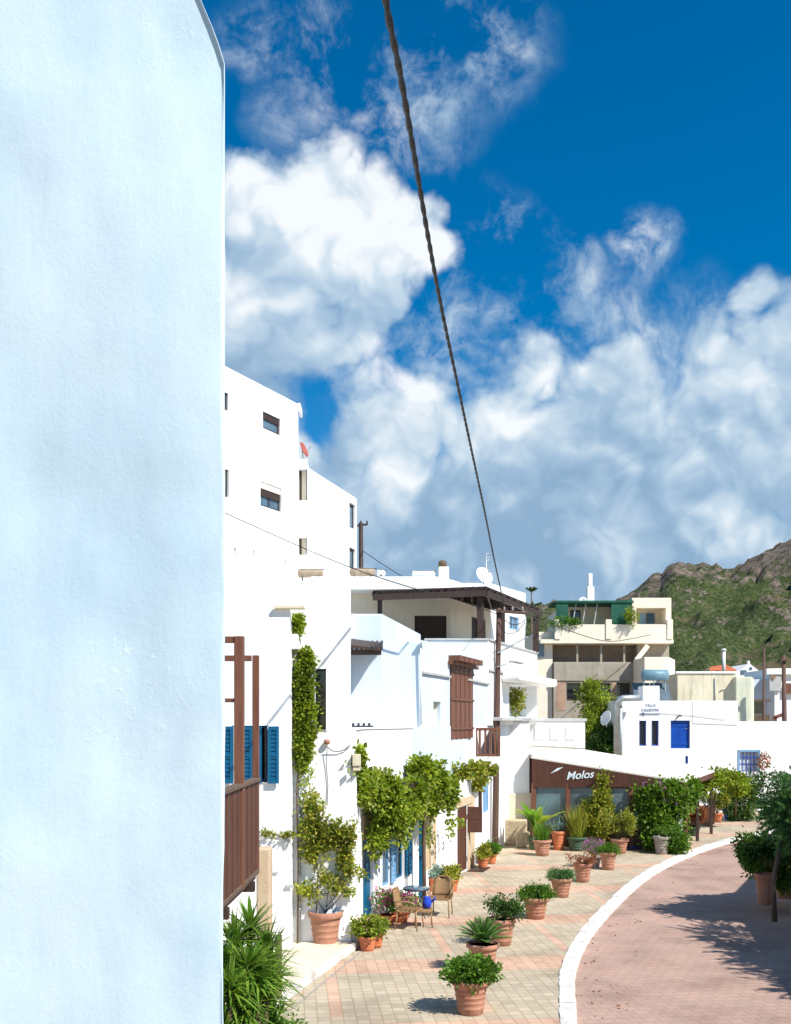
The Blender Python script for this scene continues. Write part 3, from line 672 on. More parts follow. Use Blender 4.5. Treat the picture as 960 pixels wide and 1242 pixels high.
T = [q1+up, q2+up, q3+up, q4+Vector((0,0,.07)), c1, c0]
vsx = T+[v+Vector((0,0,.05)) for v in T]; rf.add(vsx, [(0,1,4,5),(1,2,3,4),(6,11,10,7),(7,10,9,8),(0,6,7,1),(1,7,8,2),(2,8,9,3),(5,11,6,0)]); rf.build('roof_boards', M['darkwood'], pr)
for (px, Y, w_) in ((461,34.3,.16), (583,34.2,.22), (609,36.6,.22), (650,40.6,.24)):
    x = Xat(px, Y); q = MB(); q.box(x-w_/2, x+w_/2, Y-w_/2, Y+w_/2, 7.45, 8.9); q.build('post', M['darkwood'], pr)
# roof things
def dish(loc, r, mat, az, el, label, mast=.5):
    root = empty('satellite_dish', loc, label, 'satellite dish'); d = MB(); n = 20
    ax = Vector((math.cos(az)*math.cos(el), math.sin(az)*math.cos(el), math.sin(el))); a = ax.cross(Vector((0,0,1))).normalized(); b = a.cross(ax); c = Vector(loc)+Vector((0,0,mast))
    vs = []; fs = []
    for j in range(6):
        rr = r*j/5
        for k_ in range(n): q = 2*PI*k_/n; vs.append(c+(a*math.cos(q)+b*math.sin(q)*1.08)*rr+ax*(.22*rr*rr/r))
    for j in range(5):
        for k_ in range(n): fs.append((j*n+k_, j*n+(k_+1)%n, (j+1)*n+(k_+1)%n, (j+1)*n+k_))
    d.add(vs, fs, 0, True); o = d.build('reflector', mat, root); so = o.modifiers.new('thick', 'SOLIDIFY'); so.thickness = .02
    m_ = MB(); m_.tube([Vector(loc), c-ax*.05], .025, 8); m_.build('mast', M['metal'], root)
    l = MB(); l.tube([c-b*r*.95, c+ax*r*1.0-b*.1*r], .012, 6); l.tube([c+ax*r*.98-b*.1*r, c+ax*r*1.12-b*.06*r], .04, 8); l.build('feed_arm', M['metal'], root)
    return root
Yd = 41.0
dish(P(587, 709, 39.6)+Vector((0,0,.0)), .37, M['dish'], math.radians(-60), .5, 'white satellite dish on the roof edge above the dark pergola', .32)
ch = empty('roof_chimney', P(538, 704, 39), 'squat white chimney with dark cap on the roof of the pergola house', 'chimney')
q = MB(); c = P(538.5, 704, 39.5); q.box(c.x-.2, c.x+.2, 39.3, 39.7, 10.0, Zat(688, 39.5)); q.build('stack', M['cream'], ch, bevel=.03)
q = MB(); q.lathe([(.12,0),(.17,.03),(.17,.2),(.1,.26)], (c.x-.05, 39.5, Zat(688, 39.5)), 14); q.build('cap', M['bark'], ch)
def water_tank(px0, px1, py0, py1, Y, mat, label, zroof=None):
    x0, x1 = Xat(px0, Y), Xat(px1, Y); zt, zb = Zat(py0, Y), Zat(py1, Y); r = (zt-zb)*.40; zc = zt-r
    root = empty('water_tank', ((x0+x1)/2, Y, zb), label, 'water tank', 'solar water tanks on the roofs')
    t = MB(); n = 16; vs = []; prof = [(x0, r*.2), (x0+.03, r*.85), (x0+.07, r), (x1-.07, r), (x1-.03, r*.85), (x1, r*.2)]
    t.tube([(p_[0], Y, zc) for p_ in prof], [p_[1] for p_ in prof], 16); t.build('tank', mat, root)
    l = MB()
    for x in (x0+.2, x1-.2): l.beam((x, Y-r*.6, zb-.02), (x, Y-r*.6, zc), .04, .04); l.beam((x, Y+r*.6, zb-.02), (x, Y+r*.6, zc), .04, .04); l.beam((x, Y-r*.7, zc-r*.6), (x, Y+r*.7, zc-r*.6), .04, .04)
    l.beam((x0+.1, Y-r*.62, zc+r*.75), (x1+.05, Y-r*.62, zc+r*.75), .03, .03); l.build('stand', M['iron'], root); return root
hb = empty('back_house', (-2, 41, 0), 'plain white flat roofed house behind, carrying two rusty water tanks', 'house')
mb = MB(); mb.prism([(-9, 39), (Xat(470,39), 39), (-.3, 43), (-9, 43)], 0, 10.13); mb.build('wall', M['white'], hb, bevel=.04)
water_tank(361, 393, 690, 703.5, 40.5, M['tank'], 'rusty brown water tank on the white roof below the tall building')
water_tank(424, 456, 689, 701.5, 40.5, M['tank'], 'rusty brown water tank on the roof left of the grey one')
water_tank(457, 468, 691, 701, 41, M['dish'], 'small pale tank end beside the rusty tank on the roof')
water_tank(500, 528, 692, 703, 41.0, M['dish'], 'long pale grey water tank beside the squat white chimney')

# --- wall of the lower building beside the restaurant
hj = empty('corner_house', (5, 42, 0), 'plain white wall with grey coping between the utility pole and the restaurant', 'house')
mb = MB(); mb.prism([(3.45, 37.2), (5.04, 37.2), (5.04, 41.2), (7.9, 41.2), (7.9, 46.5), (3.45, 46.5)], 0, 4.6); mb.build('wall', M['white'], hj, bevel=.02)
mb = MB(); mb.prism([(3.6, 37.13), (5.1, 37.13), (5.1, 37.199), (3.6, 37.199)], 0, 1.9); mb.build('plinth', M['step'], hj, bevel=.01)
mb = MB(); mb.prism([(3.42, 37.14), (5.1, 37.14), (5.1, 41.14), (7.96, 41.14), (7.96, 41.4), (4.8, 41.4), (4.8, 37.4), (3.42, 37.4)], 4.6, 4.72); mb.build('coping', M['coping'], hj, bevel=.01)
for px in (655, 674, 693):
    mb = MB(); c = P(px, 889, 41.2); mb.box(c.x-.2, c.x+.2, 41.12, 41.199, c.z-.25, c.z+.25); mb.build('vent_panel', M['white'], hj, bevel=.01)
st = MB(); a, b = G(604, 1025), G(643, 1026)
st.prism([(a.x, 36.75), (b.x-.15, 36.4), (b.x, 37.1), (a.x, 37.1)], 0, .95); st.prism([(b.x-.6, 35.9), (b.x-.05, 35.9), (b.x-.05, 36.4), (b.x-.5, 36.4)], 0, .55)
st.build('stone_steps', M['rock'], label='rough tan stone steps at the foot of the white wall by the pole', cat='steps', bevel=.05)

# --- tall apartment building
hy = empty('apartment_building', (-4, 44, 0), 'tall bright white apartment building with open loggias on the upper left', 'apartment building')
ca_ = (-4.33, 44.0); dvec = (.52, 1.0)
f1 = [(ca_[0]-.52*12, 32.0), ca_, (-4.6, 44.0+.4), (-20, 44.4), (-20, 32)]
z1_ = Zat(490, 44)
A_, B_ = f1[0], f1[1]
ops = [opening(A_, B_, 319, 340.5, 0, 1, .18), opening(A_, B_, 316, 342, 0, 1, .20), opening(A_, B_, 262, 277.5, 0, 1, .18), opening(A_, B_, 262, 278, 0, 1, .18)]
def setz(o, pxl, ptop, pbot):
    Y = hit(A_, B_, pxl)[1]; o.z1, o.z0 = Zat(ptop, Y), Zat(pbot, Y)
setz(ops[0], 319, 498, 519); setz(ops[1], 316, 583, 613); setz(ops[2], 275, 476, 498); setz(ops[3], 275, 569, 603)
slots = [opening(A_, B_, x, x+3.5, y0, y1, .3) for x, y0, y1 in ((283.5,664,674), (306.5,667,681), (345,678,692))]
mb = MB(); block(mb, f1, 0, z1_, {0: ops+slots}); mb.build('wall', M['white'], hy, weld=True)
for i, o in enumerate(ops): window(hy, o, M['darkwood'] if i != 1 else M['iron'], M['glass2'] if i < 2 else M['glass'], .09, 0 if i != 1 else 1)  # first opening: blue grey pane stands for the sky seen through it
lt = MB(); plate(lt, ops[0], .02, .98, .62, .99, .06, .03); lt.build('loggia_dark_panel', M['darkwood'], hy)  # dark panel added in place of the loggia ceiling's underside
lt = MB(); plate(lt, ops[1], .02, .98, .74, .99, .05, .03, 0); lt.build('loggia_awning', M['cream'], hy)
lt = MB(); plate(lt, ops[1], .02, .98, .44, .74, .07, .03, 0); lt.build('loggia_dark_panel', M['darkwood'], hy)  # dark panel added for the brown window at the loggia's back
# stair part
f2 = [(-4.75, 44.41), (-3.98, 44.41), (-3.92, 44.8), (-4.75, 44.8)]
zs_ = Zat(557, 44.5)
og1 = opening((-5.6, 44.45), (-4.02, 44.45), 362.3, 373, 569, 607, .35); og2 = opening((-5.6, 44.45), (-4.02, 44.45), 362.3, 372.5, 652, 673, .35)
mb = MB(); block(mb, [(-5.6, 44.45), (-4.02, 44.45), (-4.02, 46), (-5.6, 46)], 0, zs_, {0: [og1, og2]}, 0); mb.build('stair_wall', M['white'], hy, weld=True)
for o in (og1, og2): q = MB(); plate(q, o, .3, .98, .01, .99, .31, .03); q.build('loggia_wall', M['cream'], hy); q = MB(); plate(q, o, .02, .3, .01, .99, .30, .04); q.build('loggia_shade_strip', M['bark'], hy)  # brown strip puts the shade on the loggia's left side into colour
f3 = [(-4.01, 44.8), (-2.0, 51.1), (-2.3, 51.4), (-12, 51.4), (-12, 46.1), (-4.01, 46.1)]
f3 = [(-4.04, 44.6), (-2.0, 51.1), (-2.4, 52.5), (-12, 52.5), (-12, 46.1), (-4.04, 46.1)]
oc = [opening(f3[0], f3[1], 424, 431.5, 611, 641, .2), opening(f3[0], f3[1], 424, 431.5, 665, 690, .2), opening(f3[0], f3[1], 394.5, 396.3, 602, 632, .15)]
mb = MB(); block(mb, f3, 0, 16.1, {0: oc}); mb.build('wing_wall', M['white'], hy, weld=True)
for o in oc[:2]: window(hy, o, M['iron'], M['glass2'], .12, 0)
q = MB(); q.box(Xat(362,44), Xat(364.5,44), 43.9, 44.9, Zat(499,44), Zat(490,44)+.02); q.build('roof_lip', M['white'], hy)
dish(P(368, 556.5, 44.9), .33, M['dishred'], math.radians(-20), .35, 'rusty red satellite dish on the tall white apartment building', .4)
ap = empty('utility_pole', (Xat(438,56), 56, 0), 'dark distant utility pole rising beside the tall white building', 'pole')
q = MB(); q.tube([(Xat(439,56),56,0), (Xat(438,56),56,Zat(634,56))], [.17,.12], 8); q.build('post', M['darkwood'], ap)
q = MB(); zt = Zat(638,56); x = Xat(438,56); q.beam((x-.35,56,zt), (x+.4,56,zt+.1), .1, .1)
for dx in (-.3, 0, .35): q.tube([(x+dx,56,zt+.05), (x+dx,56,zt+.3)], .05, 6)
q.build('crossarm', M['iron'], ap)

# ================================================================== WOODEN BALCONY in front of the white house
wb = empty('wooden_balcony', (-1.75, 12.5, 2.6), 'brown timber balcony frame with boarded balustrade at the left', 'balcony')
p1 = Vector((Xat(290.5, 10.6), 10.6, 0)); p2 = Vector((Xat(310.5, 11.7), 11.7, 0))
for p_, w_, top in ((p1, .10, Zat(772, 10.6)), (p2, .075, Zat(795, 11.7))):
    q = MB(); q.box(p_.x-w_/2, p_.x+w_/2, p_.y-w_/2, p_.y+w_/2, 2.80, top); q.build('post', M['wood'], wb, bevel=.006)
for (p_, y0, y1) in ((p1, 772, 780), (p1, 847, 852), (p2, 795, 802)):
    q = MB(); z1, z0 = Zat(y0, p_.y), Zat(y1, p_.y); q.box(p_.x-1.6, p_.x-.053, p_.y-.035, p_.y+.035, z0, z1-.002); q.build('beam', M['wood'], wb, bevel=.004)
d = (p2-p1).normalized(); n = Vector((d.y, -d.x, 0)); st_ = p1-d*2.2
q = MB(); L_ = (p2-st_).length; nb = 22
for k_ in range(nb):
    a = st_+d*(L_*k_/nb)+Vector((0,0,2.86)); q.obox(a+n*(.006*(k_%2)), d*(L_/nb-.010), n*.025, (0,0,1.03))
q.build('boarding', M['woodred'], wb, bevel=.003)
q = MB(); q.obox(st_+n*-.05+Vector((0,0,3.89)), d*L_, n*.11, (0,0,.045)); q.obox(st_+n*-.02+Vector((0,0,2.80)), d*L_, n*.06, (0,0,.058)); q.build('handrail', M['bark'], wb, bevel=.01)
q = MB(); q.obox(st_+Vector((0,0,2.74)), d*L_, n*-1.5, (0,0,.056)); q.build('deck', M['darkwood'], wb)
q = MB(); q.box(Xat(311,13.6), Xat(327.5,13.6), 13.6, 13.9, .0, Zat(1030,13.6)); q.build('support_pier', M['tan'], wb, bevel=.02)
for y_ in (9.9, 11.5):
    q = MB(); a = st_+d*((y_-st_.y)/d.y); q.box(a.x-1.4, a.x+.02, y_-.05, y_+.05, 2.62, 2.735); q.build('deck_joist', M['darkwood'], wb, bevel=.006)
q = MB(); c = G(338, 1221); q.box(c.x-.05, c.x+.05, c.y-.05, c.y+.05, 0, 1.15); q.build('wooden_stake', M['pole'], label='short brown wooden post beside the yucca', cat='post', bevel=.006)
q = MB(); q.prism([tuple(G(330,1228).xy), tuple(G(346,1213).xy), tuple(G(418,1160).xy), tuple(G(433,1150).xy), (-.85, 20.0), (-2.0, 20.0), (-4.5, 19.3), (-4.5, 15.6)], .0, .14)
q.build('doorstep', [M['step']], label='beige cement step with white edge below the white house', cat='step', bevel=.01)
q = MB()
e = [G(330,1228), G(346,1213), G(418,1160), G(433,1150)]
for a, b in zip(e, e[1:]): dd_ = (b-a).normalized(); nn = Vector((dd_.y, -dd_.x, 0)); q.obox(Vector((a.x, a.y, .0))+nn*.003, b-a, nn*.06, (0,0,.155))
q.build('white_edging', M['kerbw'], label='whitewashed edging strip along the beige step', cat='edging', bevel=.012)

# ================================================================== YUCCA
yr = np.random.default_rng(11); yu = empty('yucca', (-1.75, 12, 0), 'big spiky green yucca at the bottom beside the near wall', 'shrub')
fo = MB(); tr = MB()
heads = [(284,1145,12.3),(303,1128,12.6),(300,1175,11.9),(322,1160,12.5),(280,1200,11.6),(322,1205,12.1),(298,1225,11.8),(268,1170,12.0),(330,1180,12.9),(300,1255,11.9),(328,1245,12.4),(275,1250,11.6),(312,1190,12.0),(290,1190,12.6)]
for (px, py, Y) in heads:
    c = P(px, py, Y); tr.tube([(c.x*.9-.15, Y, 0), (c.x, Y, c.z*.6), c], [.06,.05,.04], 7)
    for k_ in range(110):
        a = yr.uniform(0, 2*PI); el = yr.uniform(-.5, 1.45); dv = Vector((math.cos(a)*math.cos(el), math.sin(a)*math.cos(el), math.sin(el)))
        fo.blade(c+Vector((0,0,yr.uniform(-.12,.06))), dv, yr.uniform(.34,.60), yr.uniform(.040,.060), yr.uniform(.0,.30), seg=4)
fo.build('foliage', M['yucca'], yu); tr.build('trunk', M['bark'], yu)
lowr = bush('hedge_shrub', M['leaf'], [(-1.75,12.1,.35,.75,.5,.5), (-1.6,12.6,.6,.45,.3,.35)], 240, 26, .12, .06, .03, 5, label='low leafy green shrub under the yucca at the picture bottom', cat='shrub')

# ================================================================== VINES
def vine(name, label, blobs, ncl, nleaf, seed, mat, sts=None, L=.10, W=.085, stems=None, cr=.13, shell=.2):
    rng = np.random.default_rng(seed); root = empty(name, blobs[0][:3], label, 'climbing plant')
    mb = MB(); p_, d_ = clumps(rng, blobs, ncl, nleaf, cr, shell); mb.leaves(p_, d_+np.array([.1,-.3,-.25]), L, W, rng)
    if sts:
        strands(mb, rng, [s_[:3] for s_ in sts], [s_[3] for s_ in sts], 34, L*.85, W*.8)
    mb.build('foliage', mat, root)
    if stems:
        t = MB()
        for pts, r_ in stems: t.tube(pts, r_, 7)
        t.build('stem', M['bark'], root)
    return root
def pb_(px, py, Y, rx, rz, ry=.12): c = P(px, py, Y); s_ = Y/F; return (c.x, c.y, c.z, rx*s_, ry, rz*s_)
Yv = 19.85
vine('wall_vine', 'tall dense green vine column beside the dark window of the white house',
     [pb_(369,830,Yv,10,32), pb_(371,870,Yv,12,34), pb_(369,905,Yv,10,30), pb_(372,800,Yv,7,14), pb_(360,758,Yv,5,11)], 330, 22, 21, M['vine'],
     [(*P(x, y, Yv), h_) for x, y, h_ in ((356,745,.35),(364,750,.6),(372,785,.6),(366,925,.5),(378,930,.3),(370,930,.8),(360,790,.6))],
     L=.075, W=.06, cr=.08, stems=[([P(361,1150,Yv), P(362,1050,Yv), P(360,960,Yv), P(366,880,Yv), P(362,790,Yv)], .018)])
vine('wall_vine', 'loose yellow green vine sprawling over the wall above the big terracotta pot',
     [pb_(378,985,Yv,12,26), pb_(383,1010,Yv,16,26), pb_(398,1012,Yv,18,16), pb_(418,1014,Yv,14,20), pb_(420,1040,Yv,6,22), pb_(376,1030,Yv,8,18)], 150, 18, 22, M['vine_y'],
     [(*P(x, y, Yv), h_) for x, y, h_ in ((420,1030,.75),(415,1020,.5),(425,1000,.5),(385,1020,.6),(400,1020,.4),(378,960,.5),(390,1030,.7),(430,990,.4))],
     L=.085, W=.07, cr=.10, shell=.1, stems=[([P(330,1012,19.36), P(345,1015,19.36), P(362,1010,Yv), P(375,1000,Yv)], .012), ([P(384,1110,Yv), P(386,1060,Yv), P(380,1000,Yv)], .014)])
vine('wall_vine', 'slender green shoots running along the wall left of the drainpipe',
     [pb_(335,1013,19.33,14,2.5,.04), pb_(322,1010,19.33,5,2.5,.04), pb_(350,1012,19.33,9,2.5,.04)], 26, 12, 27, M['vine_y'], None, L=.05, W=.04, cr=.04)
Ya = 21.3
rngv = np.random.default_rng(77)
big_st = []
for px in range(424, 552, 5):
    y0 = 985+rngv.uniform(-25, 20); big_st.append((*Fp(max(px-14, 441), .35+rngv.uniform(-.2,.3), Zat(y0, 22.5+(px-424)*.035)), rngv.uniform(.2, .6)))
def vb(px, py, Y, rx, rz, ry=.4): return pb_(px, py, Y, rx, rz, ry)
vine('grapevine', 'massive grapevine hanging over the blue entrance pergola',
     [vb(431,925,20.3,9,18,.15), vb(436,955,20.6,13,18,.2), vb(468,965,21.8,22,24,.3), vb(476,992,22.1,17,20,.3), vb(453,955,21.4,14,16,.25), vb(503,965,24.0,14,20,.25), vb(513,938,24.6,13,17,.25), vb(530,950,25.5,12,24,.25), vb(523,975,25.2,9,14,.2), vb(495,985,23.4,10,14,.25), vb(458,1025,21.8,4,18,.1), vb(545,965,26.2,4,20,.12)],
     560, 22, 23, M['vine'], big_st, L=.115, W=.10, cr=.15, shell=.25,
     stems=[([Fp(490,.5,0)+Vector((.05,0,0)), Fp(489,.55,.9), Fp(491,.5,1.8), Fp(489,.6,2.6), Fp(488,.7,3.1)], .05), ([Fp(491,.48,0), Fp(492,.5,1.2), Fp(490,.55,2.2), Fp(494,.6,3.1)], .035)])
vine('grapevine', 'thin green vine creeping along to the corner balcony',
     [vb(560,938,29,13,5,.1), vb(575,934,30.8,10,8,.15), vb(590,933,31.9,14,3,.15), vb(580,948,31.4,5,7,.1)], 90, 16, 24, M['vine_y'], [(*P(x, y, 31.7), .35) for x, y in ((574,940),(582,945),(590,936))], L=.12, W=.10, cr=.14)

# ================================================================== POTS
def pot_profile(r, h):
    b_ = [(r*.62,0),(r*.655,.01)]
    for t in (.2,.36,.52,.68): q_ = r*(.65+.28*t); b_ += [(q_*.985,h*(t-.035)),(q_*1.005,h*(t-.022)),(q_*1.032,h*t),(q_*1.005,h*(t+.022)),(q_*.995,h*(t+.035))]
    return b_+[(r*.90,h*.81),(r*.905,h*.825),(r*1.0,h*.84),(r*1.03,h*.87),(r*1.03,h*.94),(r*1.0,h*.995),(r*.93,h),(r*.90,h*.97),(r*.87,h*.90)]
def potted(loc, r, h, mat, label, plant, seed, group=None, cat='potted plant', name='potted_plant', lean=0):
    loc = Vector(loc); root = empty(name, loc, label, cat, group); rng = np.random.default_rng(seed)
    q = MB(); q.lathe(pot_profile(r, h), loc, 28); q.build('pot', mat, root)
    q = MB(); q.lathe([(0.001, h*.9), (r*.88, h*.9)], loc, 20); q.build('soil', M['soil'], root)
    top = loc+Vector((0,0,h)); plant(root, top, r, rng); return root
def pl_basil(root, top, r, rng, mat='leaf', sx=1.5, hz=.2, n=150, L=.07, W=.055, low=0):
    mb = MB(); p_, d_ = clumps(rng, [(top.x, top.y, top.z+hz*.55+low, r*sx, r*sx, hz), (top.x+r*.5, top.y, top.z+hz*.7+low, r*.8, r*.8, hz*.8), (top.x-r*.6, top.y, top.z+hz*.6+low, r*.8, r*.8, hz*.8)], n, 24, .085, .25)
    mb.leaves(p_, d_, L, W, rng); mb.build('foliage', M[mat], root)
    st = MB(); limbs(st, top-Vector((0,0,.05)), [top+Vector((rng.uniform(-1,1)*r, rng.uniform(-1,1)*r, hz)) for _ in range(7)], .012, rng, r1=.004); st.build('stem', M['bark'], root)
def pl_cycad(root, top, r, rng, n=44, L=.58):
    mb = MB()
    for k_ in range(n):
        a = k_*2.4; el = .35+1.1*(k_/n); d_ = Vector((math.cos(a)*math.cos(el), math.sin(a)*math.cos(el), math.sin(el))); side = d_.cross(Vector((0,0,1))).normalized(); prev = None
        pts = [top+Vector((0,0,.02))+d_*L*t+Vector((0,0,-.22*L*t*t)) for t in np.linspace(0, 1, 11)]
        mb.tube(pts, [.008]*10+[.003], 5)
        for i in range(1, 11):
            for sgn in (-1, 1):
                for o_ in (0, .5):
                    b = pts[i].lerp(pts[i-1], o_); w_ = .11*math.sin(PI*(i/11)**.8)+.015
                    mb.blade(b, side*sgn+d_*.55+Vector((0,0,.12)), w_, .021, .05, seg=2)
    mb.build('foliage', M['cycad'], root)
def pl_shrub(root, top, r, rng, h=.35, mat='leafd', n=60, sx=1.2, flowers=None, L=.06, W=.04, nf=60, cr=.09):
    tips = [top+Vector((rng.uniform(-1,1)*r*sx, rng.uniform(-1,1)*r*sx, h*rng.uniform(.45,1))) for _ in range(12)]
    st = MB(); limbs(st, top-Vector((0,0,.05)), tips, .012, rng, r1=.004); st.build('stem', M['bark'], root)
    mb = MB(); bl = [(t.x, t.y, t.z-.02, .12+r*.15, .12+r*.15, .09+h*.1) for t in tips]; p_, d_ = clumps(rng, bl, n, 20, cr, .1); mb.leaves(p_, d_, L, W, rng); mb.build('foliage', M[mat], root)
    if flowers:
        mb = MB(); p_, d_ = clumps(rng, [(b[0], b[1], b[2]+.05, b[3]*1.2, b[4]*1.2, b[5]*1.2) for b in bl], nf, 7, .035, .8); mb.leaves(p_, d_, .04, .035, rng); mb.build('flowers', M[flowers], root)
def pl_grass(root, top, r, rng, h=.7, n=110, mat='vine_y', spread=.9, W=.02, droop=.3):
    mb = MB()
    for _ in range(n):
        a = rng.uniform(0, 2*PI); s_ = rng.uniform(.1, spread); mb.blade(top+Vector((rng.normal()*r*.3, rng.normal()*r*.3, -.05)), (math.cos(a)*s_, math.sin(a)*s_, 1), h*rng.uniform(.6, 1.15), W, rng.uniform(.05, droop), seg=5)
    mb.build('foliage', M[mat], root)
def pl_banana(root, top, r, rng, n=15, L=1.65, W=.42):
    mb = MB()
    for k_ in range(n):
        a = k_*2.4+.3; s_ = rng.uniform(.25, 1.0); mb.blade(top+Vector((0,0,rng.uniform(0,.25))), (math.cos(a)*s_, math.sin(a)*s_*.8, 1), L*rng.uniform(.7,1.1), W*rng.uniform(.7,1.1), rng.uniform(.25,.6), seg=8)
    mb.build('foliage', M['banana'], root)
    t = MB(); t.tube([top-Vector((0,0,.1)), top+Vector((0,0,.35))], [.07,.05], 10); t.build('stem', M['vine'], root)
tg = 'terracotta pots lined up along the promenade'
T = M['tcotta']
potted(G(571,1229), .30, .55, T, 'nearest banded terracotta pot with a wide bushy basil', lambda a,b,c,d: pl_basil(a,b,c,d,'leaf',1.35,.17,130), 1, tg)
potted(G(586,1178), .30, .52, T, 'terracotta pot with a spiky little cycad palm', pl_cycad, 2, tg)
potted(G(609,1146), .29, .55, T, 'terracotta pot with an open dark leaved shrub just behind the cycad', lambda a,b,c,d: pl_shrub(a,b,c,d,.36,'leafd',70,1.1), 3, tg)
potted(G(650,1114), .31, .50, T, 'terracotta pot with flat dense green bush and a long dark shadow', lambda a,b,c,d: pl_basil(a,b,c,d,'leaf',1.15,.14,110,.055,.045), 4, tg)
potted(G(681,1088), .29, .50, T, 'terracotta pot with low feathery green herb in the middle of the row', lambda a,b,c,d: pl_basil(a,b,c,d,'feather',1.05,.12,110,.06,.02), 5, tg)
potted(G(707,1070), .28, .55, T, 'terracotta pot with sparse brownish succulent leaves', lambda a,b,c,d: pl_shrub(a,b,c,d,.16,'rust',34,1.0,None,.06,.03), 6, tg)
potted(G(738,1055), .27, .55, T, 'terracotta pot with green tuft beside mauve flowers', lambda a,b,c,d: pl_basil(a,b,c,d,'leaf',1.0,.14,70,.06,.03), 7, tg)
potted(G(722,1052), .20, .30, M['stonepot'], 'small grey pot overflowing with mauve flowers', lambda a,b,c,d: pl_shrub(a,b,c,d,.50,'leaf',40,1.4,'purple',.05,.03,150), 8)
potted(G(752,1035), .31, .50, T, 'terracotta pot with yellow flecked shrub near the restaurant front', lambda a,b,c,d: (pl_shrub(a,b,c,d,.85,'vine_y',110,1.4,None,.09,.06)), 9, tg)
potted(G(658,1038), .32, .55, T, 'terracotta pot with tall rosemary like green plant near the steps', lambda a,b,c,d: pl_grass(a,b,c,d,.75,260,'leaf',.7,.022,.25), 10, tg)
potted(G(678,1031), .27, .68, M['tcotta2'], 'tall smooth orange pot with grey blue agave', lambda a,b,c,d: pl_grass(a,b,c,d,.55,40,'agave',1.0,.09,.1), 12)
potted(G(700,1032), .36, .50, M['greenpot'], 'wide dark pot with tall grassy stems before the restaurant window', lambda a,b,c,d: pl_grass(a,b,c,d,1.35,240,'vine_y',.45,.03,.35), 13)
potted(G(650,1031), .28, .45, M['greenpot'], 'big leaved banana plant beside the stone steps', lambda a,b,c,d: pl_banana(a,b+Vector((0,0,.15)),c,d), 14, name='banana_plant')
potted(G(395,1151), .345, .77, T, 'largest terracotta pot against the white wall, holding a straggly young shrub', lambda a,b,c,d: pl_shrub(a,b,c,d,.85,'vine_y',75,1.6,None,.08,.06), 15)
potted(G(446,1153), .20, .30, M['tcotta2'], 'orange plastic pot with pink and yellow flowers below the blue door', lambda a,b,c,d: pl_shrub(a,b,c,d,.24,'vine',50,1.0,'pinkp',.07,.055,16), 16)
potted(G(456,1149), .18, .30, M['tcotta2'], 'second orange plastic pot half behind the flowering one below the blue door', lambda a,b,c,d: pl_shrub(a,b,c,d,.22,'vine',40,.9,'yellowp',.07,.055,10), 17)
potted(G(486,1118), .24, .26, M['tcotta2'], 'orange bowl of magenta flowers behind the left rattan chair', lambda a,b,c,d: pl_shrub(a,b,c,d,.34,'leaf',50,1.3,'magenta',.06,.04,80), 18)
potted(G(470,1122), .2, .24, M['tcotta2'], 'magenta flowering plant against the blue and white facade', lambda a,b,c,d: pl_shrub(a,b,c,d,.5,'leaf',44,1.3,'magenta',.06,.04,60), 19)
potted(G(548,1081), .21, .32, M['tcotta2'], 'orange pot with bright yellow green plant behind the right rattan chair', lambda a,b,c,d: pl_shrub(a,b,c,d,.28,'vine_y',55,1.1,'yellowp',.07,.06,16), 20)
potted(G(528,1081), .18, .36, M['tcotta2'], 'orange pot with a grey green herb, left of the yellow green one', lambda a,b,c,d: pl_shrub(a,b,c,d,.2,'agave',30,1.0), 21)
potted(G(586,1053), .19, .32, M['tcotta2'], 'orange pot with bushy yellow plant right of the brown door', lambda a,b,c,d: pl_shrub(a,b,c,d,.30,'vine_y',50,1.0,None,.08,.07), 22, 'pots beyond the brown door')
potted(G(597,1048), .17, .32, M['tcotta2'], 'orange pot nearest the foot of the utility pole', lambda a,b,c,d: pl_shrub(a,b,c,d,.26,'leaf',40,1.0,None,.08,.07), 23, 'pots beyond the brown door')

